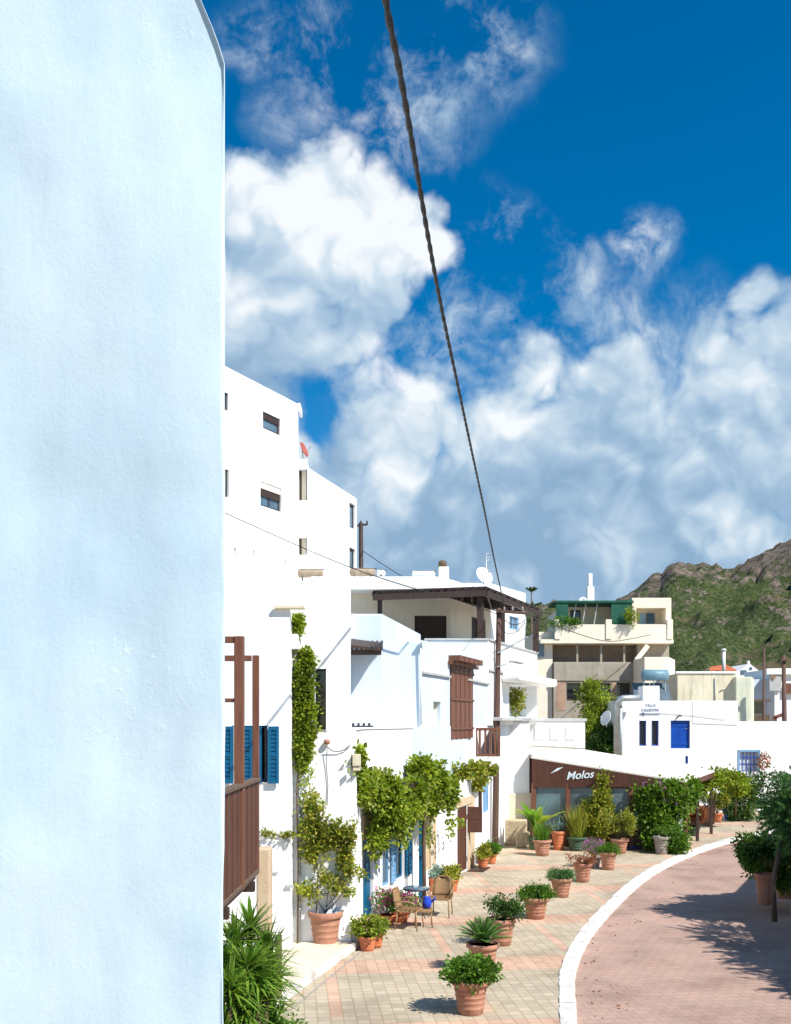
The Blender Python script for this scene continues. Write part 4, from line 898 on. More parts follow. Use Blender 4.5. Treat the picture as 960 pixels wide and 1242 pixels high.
# ================================================================== FURNITURE
def rattan_chair(label):
    root = empty('rattan_armchair', (0,0,0), label, 'chair', 'rattan armchairs at the round table')
    s = MB(); s.prism([(-.24,-.24),(.24,-.24),(.26,.22),(-.26,.22)], .40, .45); s.build('seat', M['rattan'], root, bevel=.015)
    s = MB()
    for i in range(8):
        for j in range(6):
            pass
    vs = []; nx_, nz_ = 9, 7
    for j in range(nz_):
        for i in range(nx_):
            u_ = i/(nx_-1)*2-1; v_ = j/(nz_-1); w_ = .22*(1-.10*v_)*(1 if v_ < .8 else math.sqrt(max(.3, 1-((v_-.8)/.25)**2)))
            vs.append((u_*w_, .22+.10*v_+.05*(1-u_*u_), .44+v_*.42))
    s.add(vs, [(j*nx_+i, j*nx_+i+1, (j+1)*nx_+i+1, (j+1)*nx_+i) for j in range(nz_-1) for i in range(nx_-1)], 0, True)
    o = s.build('backrest', M['rattan'], root); so = o.modifiers.new('thick', 'SOLIDIFY'); so.thickness = .025
    s = MB(); s.tube([(-.24,.22,.42), (-.235,.27,.65), (-.20,.32,.84), (-.1,.345,.885), (.1,.345,.885), (.20,.32,.84), (.235,.27,.65), (.24,.22,.42)], .016, 8); s.build('back_frame', M['rattan'], root)
    for sg in (-1, 1):
        a = MB(); a.tube([(sg*.23,.27,.62), (sg*.28,.12,.645), (sg*.285,-.10,.64), (sg*.275,-.20,.60), (sg*.25,-.22,.45)], .017, 8)
        for y in (-.1, 0, .1): a.tube([(sg*.25,y,.44), (sg*.282,y,.64)], .008, 6)
        a.build('armrest', M['rattan'], root)
        l = MB(); l.tube([(sg*.23,-.22,.42), (sg*.25,-.25,0)], [.018,.014], 8); l.build('leg', M['rattan'], root)
        l = MB(); l.tube([(sg*.22,.20,.42), (sg*.23,.27,0)], [.018,.014], 8); l.build('leg', M['rattan'], root)
    return root
c1 = rattan_chair('left rattan armchair, seen from behind its side, next to the magenta flowers'); c1.location = G(497,1128)+Vector((.0,.1,0)); c1.rotation_euler.z = math.radians(72)
c2 = copy_tree(c1); c2['label'] = 'right rattan armchair with its back to the yellow green pot'; c2.location = G(535,1112)+Vector((0,.1,0)); c2.rotation_euler.z = math.radians(-14)
tb = empty('round_table', (Xat(505,22.9), 22.9, 0), 'round glass topped iron table between the rattan chairs', 'table')
q = MB(); q.lathe([(.001,.735),(.29,.735),(.30,.745),(.29,.755),(.001,.755)], tb.location, 28); q.build('tabletop', M['glass2'], tb)
q = MB(); q.lathe([(.285,.70),(.305,.70),(.305,.734),(.285,.734)], tb.location, 28); q.build('rim', M['iron'], tb)
for k_ in range(3):
    a = k_*2*PI/3+.4; q = MB(); L0 = tb.location; q.tube([L0+Vector((math.cos(a)*.25, math.sin(a)*.25, .71)), L0+Vector((math.cos(a)*.06, math.sin(a)*.06, .38)), L0+Vector((math.cos(a)*.24, math.sin(a)*.24, 0))], .012, 7); q.build('leg', M['iron'], tb)
t2 = empty('low_stool', (Xat(514,22.2), 22.2, 0), 'low rattan stool between the chairs with a blue pot on it', 'stool')
q = MB(); x, y = t2.location.x, 22.2; q.box(x-.2, x+.2, y-.2, y+.2, .34, .40); q.build('top', M['rattan'], t2, bevel=.01)
for sx in (-1, 1):
    for sy in (-1, 1): q = MB(); q.tube([(x+sx*.17, y+sy*.17, .34), (x+sx*.19, y+sy*.19, 0)], .014, 7); q.build('leg', M['rattan'], t2)
vp = MB(); vp.lathe([(.05,0),(.09,.03),(.11,.12),(.09,.19),(.07,.22),(.085,.25),(.075,.25),(.06,.2)], (x+.08, y, .402), 20); vp.tube([(x+.18,y,.55),(x+.25,y,.60),(x+.25,y,.66)], .025, 8)
vp.build('blue_jug', M['bluepot'], label='bright blue jug standing on the low stool', cat='jug')

# ================================================================== UTILITY POLE AND WIRES
up = empty('utility_pole', (3.48, 34.6, 0), 'tall brown wooden utility pole with two street lamps at the house corner', 'utility pole')
pb0 = Vector((3.48, 34.6, 0)); pt0 = Vector((Xat(605.5, 34.6), 34.6, Zat(738, 34.6)))
q = MB(); q.tube([pb0.lerp(pt0, t) for t in np.linspace(0, 1, 9)], [.118-.03*t for t in np.linspace(0, 1, 9)], 12); q.build('post', M['pole'], up)
def UP(px, py): return P(px, py, 34.45)
q = MB(); q.beam(UP(602, 741), UP(640, 744), .09, .10); q.build('crossarm', M['pole'], up)
for px in (612, 622, 634): q = MB(); a = UP(px, 741); q.lathe([(.02,0),(.045,.03),(.03,.06),(.05,.09),(.02,.14)], a, 10); q.build('insulator', M['stonepot'], up)
q = MB(); q.beam(UP(604, 792), UP(641, 772), .04, .05); q.tube([UP(638, 745), UP(637, 786)], .022, 8); q.build('brace', M['metal'], up)
def lamp_head(pts, head, d_):
    a = MB(); a.tube(pts, .02, 8); ar = a.build('lamp_arm', M['metal'], up)
    h_ = MB(); c = Vector(head); n_ = 12
    prof = [(-.26,.02),(-.22,.07),(-.10,.10),(.06,.09),(.18,.055),(.26,.03)]
    vs = []; fs = []
    for (t, r_) in prof:
        for k_ in range(n_): w_ = 2*PI*k_/n_; vs.append(c+Vector((d_*t, math.cos(w_)*r_*1.1, math.sin(w_)*r_*.7-.25*d_*d_*t*.0+t*d_*d_*.12)))
    for i in range(len(prof)-1):
        for k_ in range(n_): fs.append((i*n_+k_, i*n_+(k_+1)%n_, (i+1)*n_+(k_+1)%n_, (i+1)*n_+k_))
    fs += [tuple(range(n_))[::-1], tuple((len(prof)-1)*n_+k_ for k_ in range(n_))]; h_.add(vs, fs, 0, True); h_.build('lamp_head', M['coping'], ar)
lamp_head([UP(601,793), UP(594,788), UP(586,785)], UP(580,784.5), 1)
lamp_head([UP(603,809), UP(612,806), UP(620,803)], UP(627,803), -1)
# thick twisted cable sweeping overhead to the pole, made of two strands
cab = MB(); Pa = None
path = []
keys = [(455,-120,5.2),(468,0,6.0),(486,92,7.0),(503,190,8.3),(520,290,10.0),(537,380,12.2),(555,465,14.8),(572,545,18.5),(588,620,23.0),(600,680,28.5),(612,735,34.4)]
kp = [P(a, b, c) for a, b, c in keys]; kp = [kp[0]+(kp[0]-kp[1])*6]+kp
def cat3(pts, n):
    out = []
    for i in range(len(pts)-1):
        p0, p1, p2, p3 = [pts[max(0, min(len(pts)-1, i+k_))] for k_ in (-1, 0, 1, 2)]
        for j in range(n): t = j/n; out.append(.5*((2*p1)+(p2-p0)*t+(2*p0-5*p1+4*p2-p3)*t*t+(3*p1-p0-3*p2+p3)*t**3))
    out.append(pts[-1]); return out
path = cat3(kp, 40); ln = 0
for ph in (0, PI):
    pts = []; ln = 0
    for i, c in enumerate(path):
        if i: ln += (path[i]-path[i-1]).length
        t = (path[min(i+1, len(path)-1)]-path[max(i-1, 0)]).normalized(); a = t.cross(Vector((0,0,1))).normalized(); b = t.cross(a); w_ = ln*2*PI/.62+ph
        pts.append(c+(a*math.cos(w_)+b*math.sin(w_))*.0075)
    cab.tube(pts, .018, 7)
cab.build('twisted_cable', M['rubber'], label='thick black twisted cable crossing the sky down to the utility pole', cat='cable')
def wire(label, pts, r_, n=10): 
    q = MB(); q.tube(cat3([Vector(p_) for p_ in pts], n), r_, 5); return q.build('overhead_wire', M['rubber'], label=label, cat='wire', group='thin overhead wires')
wire('thin wire running from the near left in front of the tall white building', [P(230,600,30), P(273,622,31), P(362,662,32.5), P(430,690,33.6), P(500,713,33.8), P(550,726,34.1), P(604,745,34.5)], .017)
wire('wire passing behind the rusty tanks toward the pergola roof', [P(440,668,56), P(470,688,50), P(505,708,44), P(560,728,38.5), P(606,742,34.5)], .02)
wire('wire looping from the utility pole across to the grey apartment', [P(640,744,34.5), P(655,752,38), P(690,765,48), P(740,778,60), P(790,770,64)], .022)
wire('lower wire sagging under the pergola roof at the pole', [P(606,760,34.4), P(615,768,34.45), P(626,767,34.5), P(637,755,34.5)], .015)
wire('second sagging loop of wire beside the pole crossarm', [P(608,748,34.4), P(620,757,34.45), P(632,756,34.5), P(640,748,34.5)], .015)

# ================================================================== RESTAURANT
rs = empty('restaurant', (7.5, 38, 0), 'low restaurant with brown sign fascia, sloping white canopy and clear screens', 'restaurant')
FL = Vector((5.06,36.7,3.22)); FR = Vector((10.3,35.1,2.42)); BR = Vector((13.1,40.6,2.52)); BL = Vector((7.88,41.1,3.36)); FLb = Vector((5.06, 41.1, 3.5))
r = MB(); th = Vector((0,0,.06)); Rv = [FL, FR, BR, BL, FLb]
r.add([v for v in Rv]+[v+th for v in Rv], [(0,3,1),(1,3,2),(0,4,3),(5,6,8),(6,7,8),(5,8,9),(0,1,6,5),(1,2,7,6),(2,3,8,7),(3,4,9,8),(4,0,5,9)]); r.build('canopy', M['awning'], rs)
fa = MB(); dfr = (FR-FL); nfr = Vector((dfr.y, -dfr.x, 0)).normalized()
vs = [FL-Vector((0,0,.004)), FR-Vector((0,0,.004)), Vector((FR.x,FR.y,2.28)), Vector((FL.x,FL.y,2.14))]; vs = [v+nfr*.0 for v in vs]
fa.add([v+nfr*.03 for v in vs]+[v-nfr*.03 for v in vs], [(3,2,1,0),(4,5,6,7),(0,1,5,4),(1,2,6,5),(2,3,7,6),(3,0,4,7)]); fac = fa.build('fascia', M['woodred'], rs)
fb = MB(); dfb = (BR-FR); nfb = Vector((dfb.y, -dfb.x, 0)).normalized(); vs = [FR, BR, BR-Vector((0,0,.22)), FR-Vector((0,0,.16))]; fb.add([v+nfb*.02 for v in vs]+[v-nfb*.02 for v in vs], [(3,2,1,0),(4,5,6,7),(0,1,5,4),(1,2,6,5),(2,3,7,6),(3,0,4,7)]); fb.build('side_fascia', M['woodred'], rs)
tr_ = MB(); tr_.beam(FLb+Vector((0,0,.1)), BL+Vector((0,0,.1)), .08, .06); tr_.beam(FL+Vector((0,.02,.09)), FLb+Vector((0,0,.1)), .06, .06); tr_.build('canopy_rail', M['stonepot'], rs)
dh = Vector((dfr.x, dfr.y, 0)).normalized()
def RF(px): a = hit((FL.x, FL.y), (FR.x, FR.y), px); return Vector((a[0], a[1], 0))
for px in (648, 689.5, 725, 766, 800, 832): q = MB(); a = RF(px); q.box(a.x-.08, a.x+.08, a.y-.02, a.y+.14, 0, 2.3); q.build('post', M['wood'], rs, bevel=.005)
for (a_, b_) in ((650.5,687.5),(692,723),(727.5,763.5),(768.5,797.5)):
    a, b = RF(a_), RF(b_); q = MB(); q.obox(a+Vector((0,.06,.75)), b-a, (0,.02,0), (0,0,1.42)); q.build('window', M['screen'], rs)
    q = MB(); q.obox(a+Vector((0,.04,.02)), b-a, (0,.06,0), (0,0,.72)); q.build('low_panel', M['darkwood'], rs)
q = MB(); q.box(5.1, 7.8, 41.0, 41.12, 0, 3.2); q.box(7.95, 12.6, 41.0, 41.12, 0, 2.45); q.build('back_wall', M['darkwood'], rs)
for (x_, y_) in ((11.6,38.0),(12.9,40.4)): q = MB(); q.box(x_-.05, x_+.05, y_-.05, y_+.05, 0, 2.35); q.build('post', M['darkwood'], rs)
def text(name, s, size, loc, mat, parent, rot=(PI/2,0,0), shear=0, ext=.006, align='CENTER', sx=1):
    cu = bpy.data.curves.new(name, 'FONT'); cu.body = s; cu.size = size; cu.extrude = ext; cu.shear = shear; cu.align_x = align; cu.align_y = 'CENTER'; cu.offset = size*.012
    o = bpy.data.objects.new('tmp', cu); C.objects.link(o); bpy.context.view_layer.update()
    me = bpy.data.meshes.new_from_object(o.evaluated_get(bpy.context.evaluated_depsgraph_get())); bpy.data.objects.remove(o)
    me.materials.clear(); me.materials.append(mat); q = bpy.data.objects.new(name, me); C.objects.link(q); q.parent = parent
    q.location = Vector(loc)-wpos(parent); q.rotation_euler = rot; q.scale = (sx, 1, 1); return q
az = math.atan2(dfr.y, dfr.x)
c = RF(703.5); zc_ = Zat(940.5, c.y)
text('lettering', 'Molos', .40, Vector((c.x, c.y, zc_))+nfr*.04, M['lettering'], rs, (PI/2, -.10, az), .35, .01)
sw = MB(); a = RF(668)+nfr*.04; b = RF(684)+nfr*.04; a.z, b.z = Zat(938.5, a.y), Zat(930.5, b.y); m_ = a.lerp(b, .55)+Vector((0,0,.02))
sw.add([a+nfr*.005, m_+Vector((0,0,-.045))+nfr*.005, b+nfr*.005, m_+Vector((0,0,.05))+nfr*.005, a, m_+Vector((0,0,-.045)), b, m_+Vector((0,0,.05))], [(0,1,2,3),(7,6,5,4),(0,4,5,1),(1,5,6,2),(2,6,7,3),(3,7,4,0)]); sw.build('emblem', M['lettering'], rs)
nb_ = MB(); c = RF(823)-Vector((0,.2,0)); nb_.box(c.x-.09, c.x+.09, c.y-.03, c.y, .75, 1.35); nb_.beam((c.x, c.y+.02, 0), (c.x, c.y+.02, .8), .04, .04); nb_.build('notice_board', M['dish'], label='narrow white notice board on a post among the restaurant plants', cat='notice board')
bmt = MB(); a = G(775, 1029); rng = np.random.default_rng(3)
vs = []; fs = []
for j in range(7):
    for i in range(13): vs.append((a.x-.5+i*.085, a.y-.3+j*.1, .03+.05*noise.noise(Vector((i*.5, j*.5, 2)))+.02))
bmt.add(vs, [(j*13+i, j*13+i+1, (j+1)*13+i+1, (j+1)*13+i) for j in range(6) for i in range(12)], 0, True); o = bmt.build('blue_tarp', M['bluemat'], label='crumpled blue plastic sheet on the ground before the restaurant', cat='plastic sheet'); so = o.modifiers.new('t', 'SOLIDIFY'); so.thickness = .01
# plants around the restaurant
vine('climbing_vine', 'narrow light green vine climbing the restaurant front over the fascia', [pb_(731,960,35.9,7,22,.12), pb_(730,985,35.8,12,22,.2), pb_(722,1006,35.7,16,16,.25), pb_(714,988,35.9,9,16,.12), pb_(732,943,35.9,4,7,.08)], 280, 18, 31, M['vine_y'], None, L=.12, W=.09, cr=.15, stems=[([G(727,1028.5), P(728,1000,35.9), P(730,950,36.1)], .03)])
vine('climbing_vine', 'dense dark green vine with purple blossoms covering the right restaurant corner', [pb_(800,965,35.2,22,16,.4), pb_(815,962,35.1,22,14,.4), pb_(793,990,35.1,15,26,.35), pb_(818,985,35.1,14,24,.35), pb_(788,1010,35.0,9,18,.3), pb_(806,1008,34.9,11,16,.3), pb_(821,1020,34.8,8,12,.25), pb_(780,970,35.4,9,16,.2), pb_(838,958,35.6,12,10,.3), pb_(833,975,35.6,6,14,.2)], 540, 20, 32, M['leafv'], [(*P(x, 975, 35.0), .9) for x in range(780, 836, 5)], L=.13, W=.10, cr=.17, stems=[([G(800,1033), P(801,1000,35.3), P(803,965,35.3)], .05)])
rng = np.random.default_rng(33); q = MB(); p_, d_ = clumps(rng, [pb_(793,953,34.8,18,7,.3), pb_(818,965,34.7,14,10,.2)], 13, 9, .05, .6); q.leaves(p_, d_, .06, .05, rng); q.build('flowers', M['purple'], bpy.data.objects['climbing_vine.001'])
vine('climbing_vine', 'green vine roof over the passage at the far side of the restaurant', [pb_(858,945,41,18,6,.8), pb_(880,944,42,18,6,.8), pb_(897,950,42.5,8,12,.5), pb_(850,955,40.5,8,7,.4)], 230, 18, 34, M['vine'], None, L=.15, W=.12, cr=.2, stems=[([G(866,1000), P(868,960,42)], .04), ([G(893,996), P(893,950,43)], .04)])
potted(G(803,1036), .30, .62, M['stonepot'], 'grey stone urn among the vine stems at the restaurant corner', lambda a,b,c,d: pl_shrub(a,b,c,d,.3,'leaf',20,1.0), 41)
potted(G(842,1014), .27, .36, M['greenpot'], 'green pot with rust coloured foliage', lambda a,b,c,d: pl_shrub(a,b,c,d,.62,'rust',90,1.6,None,.10,.05), 42)
potted(G(857,1001), .42, .85, T, 'wide terracotta jar standing behind the rust coloured plant', lambda a,b,c,d: pl_shrub(a,b,c,d,.45,'leafd',40,1.0), 43)
potted(G(870,997), .28, .40, M['tcotta2'], 'red pot with yellow green bush beside the wide jar', lambda a,b,c,d: pl_shrub(a,b,c,d,.75,'vine_y',70,1.2,None,.12,.09), 44)
potted(G(885,994), .32, .55, M['bluepot'], 'blue glazed pot at the far end of the restaurant plants', lambda a,b,c,d: pl_shrub(a,b,c,d,.9,'leaf',70,1.3,'yellowp',.12,.08,20), 45)
bush('round_bush', M['vine'], [(*G(900,995).xy, .75, .55, .5, .8), (*G(897,993).xy, 1.3, .35, .3, .5)], 130, 18, .18, .16, .05, 46, label='upright yellow green bush at the far end of the pavement', cat='bush')
bush('round_bush', M['leaf'], [(*G(822,1036).xy, .4, .35, .3, .4)], 60, 16, .14, .12, .09, 47, label='low leafy bush at the foot of the purple flowering vine', cat='bush')
bush('round_bush', M['leafd'], [(15.8,45.5,1.0,.9,.4,1.0), (17.6,46.5,1.2,.9,.4,1.2)], 150, 18, .2, .16, .1, 48, label='dark hedge in the shade under the far vine roof', cat='bush')

# ================================================================== WHITE VILLA AND FAR HOUSES
vl_ = empty('white_villa', (14, 50, 0), 'plain white building with bright blue door and two narrow blue windows', 'villa')
fv = [(Xat(755,50), 50), (Xat(895.5,50), 50), (Xat(895.5,50), 56), (Xat(755,50), 56)]
ov = [opening(fv[0], fv[1], 776, 784.5, 874, 904.5, .2), opening(fv[0], fv[1], 791, 799.5, 874, 904.5, .2), opening(fv[0], fv[1], 814, 837.5, 874, 908, .18), opening(fv[0], fv[1], 832, 835, 917, 926, .1)]
mb = MB(); block(mb, fv, 0, Zat(850,50), {0: ov}); mb.build('wall', M['white'], vl_, bevel=.02, weld=True)
for o in ov[:2]: window(vl_, o, M['navy'], M['glass'], .05, 0)
door(vl_, ov[2], M['navy'], 2); window(vl_, ov[3], M['navy'], M['navy'], .03, 0)
q = MB(); q.box(Xat(780,50), Xat(800.5,50), 49.99, 51, Zat(850,50)-.3, Zat(832,50)); q.build('roof_block', M['white'], vl_, bevel=.03)
c = P(789.5, 855.5, 49.98); text('lettering', 'VILLA', .19, c, M['ink'], vl_, ext=.004, sx=1.1)
c = P(789, 861.2, 49.98); text('lettering', 'KALLIDONI', .20, c, M['ink'], vl_, ext=.004, sx=.86)
q = MB(); a, b = P(779, 866, 49.98), P(801, 866, 49.98); q.box(a.x, b.x, 49.965, 49.99, a.z-.03, a.z+.03)
q.add([(a.x-.14,49.965,a.z), (a.x+.12,49.965,a.z-.10), (a.x+.12,49.965,a.z+.10), (a.x-.14,49.99,a.z), (a.x+.12,49.99,a.z-.10), (a.x+.12,49.99,a.z+.10)], [(0,1,2),(5,4,3),(0,3,4,1),(1,4,5,2),(2,5,3,0)]); q.build('arrow', M['ink'], vl_)
q = MB(); c = P(825, 871, 49.8); q.tube([(c.x-.1,49.99,c.z), (c.x-.02,49.85,c.z+.12), (c.x+.05,49.7,c.z+.1)], .04, 8); q.build('wall_lamp', M['iron'], vl_)
q = MB(); q.tube([P(841,851,49.97), P(841,877,49.97), P(895,879,49.97)], .012, 5); q.tube([P(801,865,49.97), P(841,868,49.97), P(880,873,49.97), P(886,860,49.97)], .010, 5); q.build('wall_cable', M['coping'], vl_)
dk = MB(); x1, x2 = Xat(748.5,49.4), Xat(754.2,49.4); zt = Zat(849,49.4)
dk.tube([(x1,49.4,2), (x1,49.4,zt-.15), (x1+.1,49.4,zt), (x1+.3,49.4,zt+.08), (Xat(776,49.4),49.4,zt+.10)], .16, 12); dk.tube([(x2,49.6,2), (x2,49.6,zt-.3)], .10, 10)
dk.build('metal_duct', M['metal'], label='grey metal duct bending over the left corner of the white building', cat='duct')
lw_ = empty('garden_wall', (19, 50, 0), 'long low white wall with grilled blue window to the right of the villa', 'wall')
fl_ = [(Xat(896,50), 50.0), (Xat(1150,50), 50.0), (Xat(1150,50), 50.4), (Xat(896,50), 50.4)]
og = opening(fl_[0], fl_[1], 897, 921, 912, 935, .2)
fl_[0] = (Xat(895.5,50)+.01, 50.02); og = opening(fl_[0], fl_[1], 897.5, 920, 912, 936, .25)
mb = MB(); block(mb, fl_, 0, Zat(875,50), {0: [og]}); mb.build('wall', M['white'], lw_, bevel=.02, weld=True)
fr_ = MB()
for (a0,a1,b0,b1) in ((-.10,.0,-.05,1.05),(1.0,1.10,-.05,1.05),(-.10,1.10,1.0,1.1)): plate(fr_, og, a0, a1, b0, b1, -.05, .05)
fr_.build('window_frame', M['ltblue'], lw_)
fr_ = MB()
for k_ in range(1, 5): plate(fr_, og, k_/5-.02, k_/5+.02, 0, 1, .02, .03)
for k_ in (.35, .7): plate(fr_, og, 0, 1, k_-.02, k_+.02, .0, .02)
fr_.build('grille', M['navy'], lw_); q = MB(); plate(q, og, .01, .99, .01, .99, .2, .03); q.build('pane', M['dish'], lw_)
bush('wall_flowers', M['rust'], [(*P(927,925,49.7), .25,.15,.45)], 24, 10, .12, .1, .08, 50, label='small reddish shrub on the wall beside the grilled window', cat='shrub')
# solar heater on the villa roof
sr = empty('solar_heater', (Xat(794,52), 52, Zat(850,50)), 'blue solar water heater tank over dark panels on the villa roof', 'solar heater')
q = MB(); q.tube([(Xat(779,52),52,Zat(819,52)), (Xat(780,52),52,Zat(819,52)), (Xat(810,52),52,Zat(819,52)), (Xat(811,52),52,Zat(819,52))], [.2,.29,.29,.2], 16); q.build('tank', M['heater'], sr)
for x0, x1 in ((771,792),(793,815)):
    q = MB(); a = P(x0, 852, 51.7); b = P(x1, 852, 51.7); q.obox(a, b-a, (0,.75,1.0), (0,-.05,.04)); q.build('panel', M['solar'], sr)
q = MB()
for x in (782, 794, 808): a = P(x, 829, 52); q.beam((a.x,52.1,Zat(850,50)), (a.x,52.1,Zat(820,52)), .05, .05)
q.build('stand', M['metal'], sr)
# stained wall building
hs = empty('stained_house', (20, 58, 0), 'unpainted cream building with grey green stains behind the villa', 'house')
q = MB(); q.prism([(Xat(822,58),58), (Xat(893,58),58), (Xat(893,58),64), (Xat(822,58),64)], 0, Zat(817,58)); q.build('wall', M['stained'], hs, bevel=.03)
q = MB(); q.prism([(Xat(893.2,57.5),57.5), (Xat(912.5,57.5),57.5), (Xat(915,60),60), (Xat(893.2,57.5),60)], 0, Zat(821,57.5)); q.build('side_wall', M['greenish'], hs, bevel=.03)
q = MB(); q.box(Xat(820,58), Xat(896,58), 57.93, 58.2, Zat(817,58), Zat(814.5,58)); q.build('coping', M['white'], hs, bevel=.01)
q = MB(); q.tube([P(868,822,57.95), P(868,862,57.95)], .03, 6); q.tube([P(874,838,57.95), P(880,835,57.95)], .03, 6); q.build('pipe', M['coping'], hs)
# unfinished apartment block
hg = empty('unfinished_building', (14, 65, 0), 'half finished concrete and cream apartment block with green awnings and tall chimney', 'apartment building')
Yg = 65.0; XG = lambda px: Xat(px, Yg); ZG = lambda py: Zat(py, Yg)
fg = [(XG(672), Yg), (XG(782), Yg), (XG(782), Yg+10), (XG(672), Yg+10)]
wg = [opening(fg[0], fg[1], a, b, 828.5, 849.5, .5) for a, b in ((688,705),(723,741.5),(748.5,765.5))]
q = MB(); block(q, fg, 0, ZG(803), {0: wg}); q.build('wall', M['concrete'], hg, bevel=.02, weld=True)
for o in wg: window(hg, o, M['bark'], M['glass'], .08, 0)
for a, b in ((676,686.5),(707,721.5),(743,747)): q = MB(); q.box(XG(a), XG(b), Yg-.02, Yg+.1, ZG(862), ZG(827)); q.build('brick_infill', M['brick'], hg)
q = MB(); q.box(XG(672), XG(782), Yg-.08, Yg+.1, ZG(826), ZG(804)); q.build('balcony_front', M['concrete'], hg, bevel=.02)
q = MB(); q.box(XG(674), XG(776), Yg+1.6, Yg+9, ZG(803)+.01, ZG(781)); q.build('recessed_wall', M['recess'], hg)
q = MB()
for a in (700, 729, 757): q.box(XG(a), XG(a+2.2), Yg+.1, Yg+.3, ZG(803)+.01, ZG(781))
q.box(XG(776), XG(815), Yg+.6, Yg+9.2, ZG(803)+.01, ZG(781)); q.build('column', M['concrete'], hg)
fd = [(XG(655), Yg-.3), (XG(816), Yg-.3), (XG(816), Yg+9.8), (XG(655), Yg+9.8)]
q = MB(); q.prism(fd, ZG(781)+.005, ZG(776)); q.prism([(XG(672)-.0, Yg-.29), (XG(815), Yg-.29), (XG(815), Yg), (XG(672), Yg)], ZG(776)+.003, ZG(758)); q.build('parapet', M['cream'], hg, bevel=.02)
q = MB()
for a in (672, 734, 808): q.box(XG(a), XG(a+7), Yg-.36, Yg+.05, ZG(776)+.005, ZG(752))
q.build('parapet_pier', M['cream'], hg, bevel=.02)
fh = [(XG(690), Yg+2.5), (XG(768), Yg+2.5), (XG(768), Yg+9), (XG(690), Yg+9)]
ot = opening(fh[0], fh[1], 692, 705, 740, 758, .2)
q = MB(); block(q, fh, ZG(776), ZG(731), {0: [ot]}); q.build('top_wall', M['cream'], hg, weld=True); window(hg, ot, M['darkwood'], M['glass'], .06, 0)
fi = [(XG(767.5), Yg+.05), (XG(815), Yg+.05), (XG(815), Yg+9), (XG(767.5), Yg+9)]
oi = opening(fi[0], fi[1], 773, 808, 737, 757, 1.4)
q = MB(); block(q, fi, ZG(776)+.01, ZG(725), {0: [oi]}); q.build('corner_wall', M['cream'], hg, bevel=.02, weld=True)
q = MB(); plate(q, oi, .50, .78, .0, .78, 1.2, .1); q.build('window', M['glass'], hg); q = MB(); plate(q, oi, .25, .45, .0, .75, 1.25, .1); q.build('curtain', M['ltblue'], hg)
q = MB(); q.box(XG(674), XG(769), Yg-.05, Yg+3, ZG(731), ZG(728.5)); q.build('awning_roof', M['green_net'], hg)
for a, b in ((675,689.5),(742,767)): q = MB(); q.box(XG(a), XG(b), Yg+.02, Yg+.08, ZG(757), ZG(731)-.01); q.build('side_screen', M['green_net'], hg)
q = MB()
for a in (700, 712, 726): q.beam((XG(a), Yg+.3, ZG(732)), (XG(a-4), Yg+.3, ZG(757)), .06, .06)
q.build('awning_pole', M['coping'], hg)
q = MB(); q.box(XG(723.5), XG(732.5), Yg+3, Yg+3.5, ZG(731), ZG(704)); q.build('chimney', M['white'], hg, bevel=.03)
q = MB(); q.box(XG(725.5), XG(730.5), Yg+3.1, Yg+3.4, ZG(704)-.01, ZG(687)); q.build('chimney_top', M['white'], hg, bevel=.02)
q = MB(); q.lathe([(.0,0),(.45,.02),(.45,.3),(.3,.42),(.01,.45)], (XG(795), Yg+4, ZG(725)), 18); q.build('roof_tank', M['dish'], hg)
q = MB(); q.prism([(XG(650), Yg+.3), (XG(671.5), Yg+.3), (XG(671.5), Yg+8), (XG(650), Yg+8)], 0, ZG(766)); q.build('cream_wing', M['cream'], hg, bevel=.03)
ow = MB(); ow.box(XG(653), XG(661), Yg+.2, Yg+.29, ZG(797), ZG(780)); ow.build('window', M['glass2'], hg)
q = MB(); q.prism([(Xat(782,62), 62), (Xat(812,62), 62), (Xat(824,64), 64.9), (Xat(782,62), 64.9)], 0, Zat(797,62)); q.build('lower_block', M['cream'], hg, bevel=.03)
q = MB(); q.beam(P(772,801,64.3), P(786,783,64.3), .25, .3); q.build('stair_flight', M['cream'], hg)
dish((XG(718), Yg+3, ZG(728)), .28, M['dish'], math.radians(-100), .4, 'small white satellite dish left of the tall chimney', .3)
dish((Xat(736,48), 48, Zat(882,48)), .34, M['dish'], math.radians(-150), .3, 'white satellite dish among the trees left of the villa', .42)
bush('terrace_plant', M['vine'], [(XG(765), Yg-.5, ZG(750), .35,.25,.45), (XG(762), Yg-.5, ZG(746), .2,.2,.35)], 40, 14, .15, .20, .05, 51, label='bright green plant spilling over the cream parapet of the unfinished block', cat='plant')
bush('terrace_plant', M['leaf'], [(XG(683), Yg-.2, ZG(756), 1.1,.3,.3)], 50, 14, .16, .16, .1, 52, label='low green plants along the left end of the cream parapet', cat='plant')
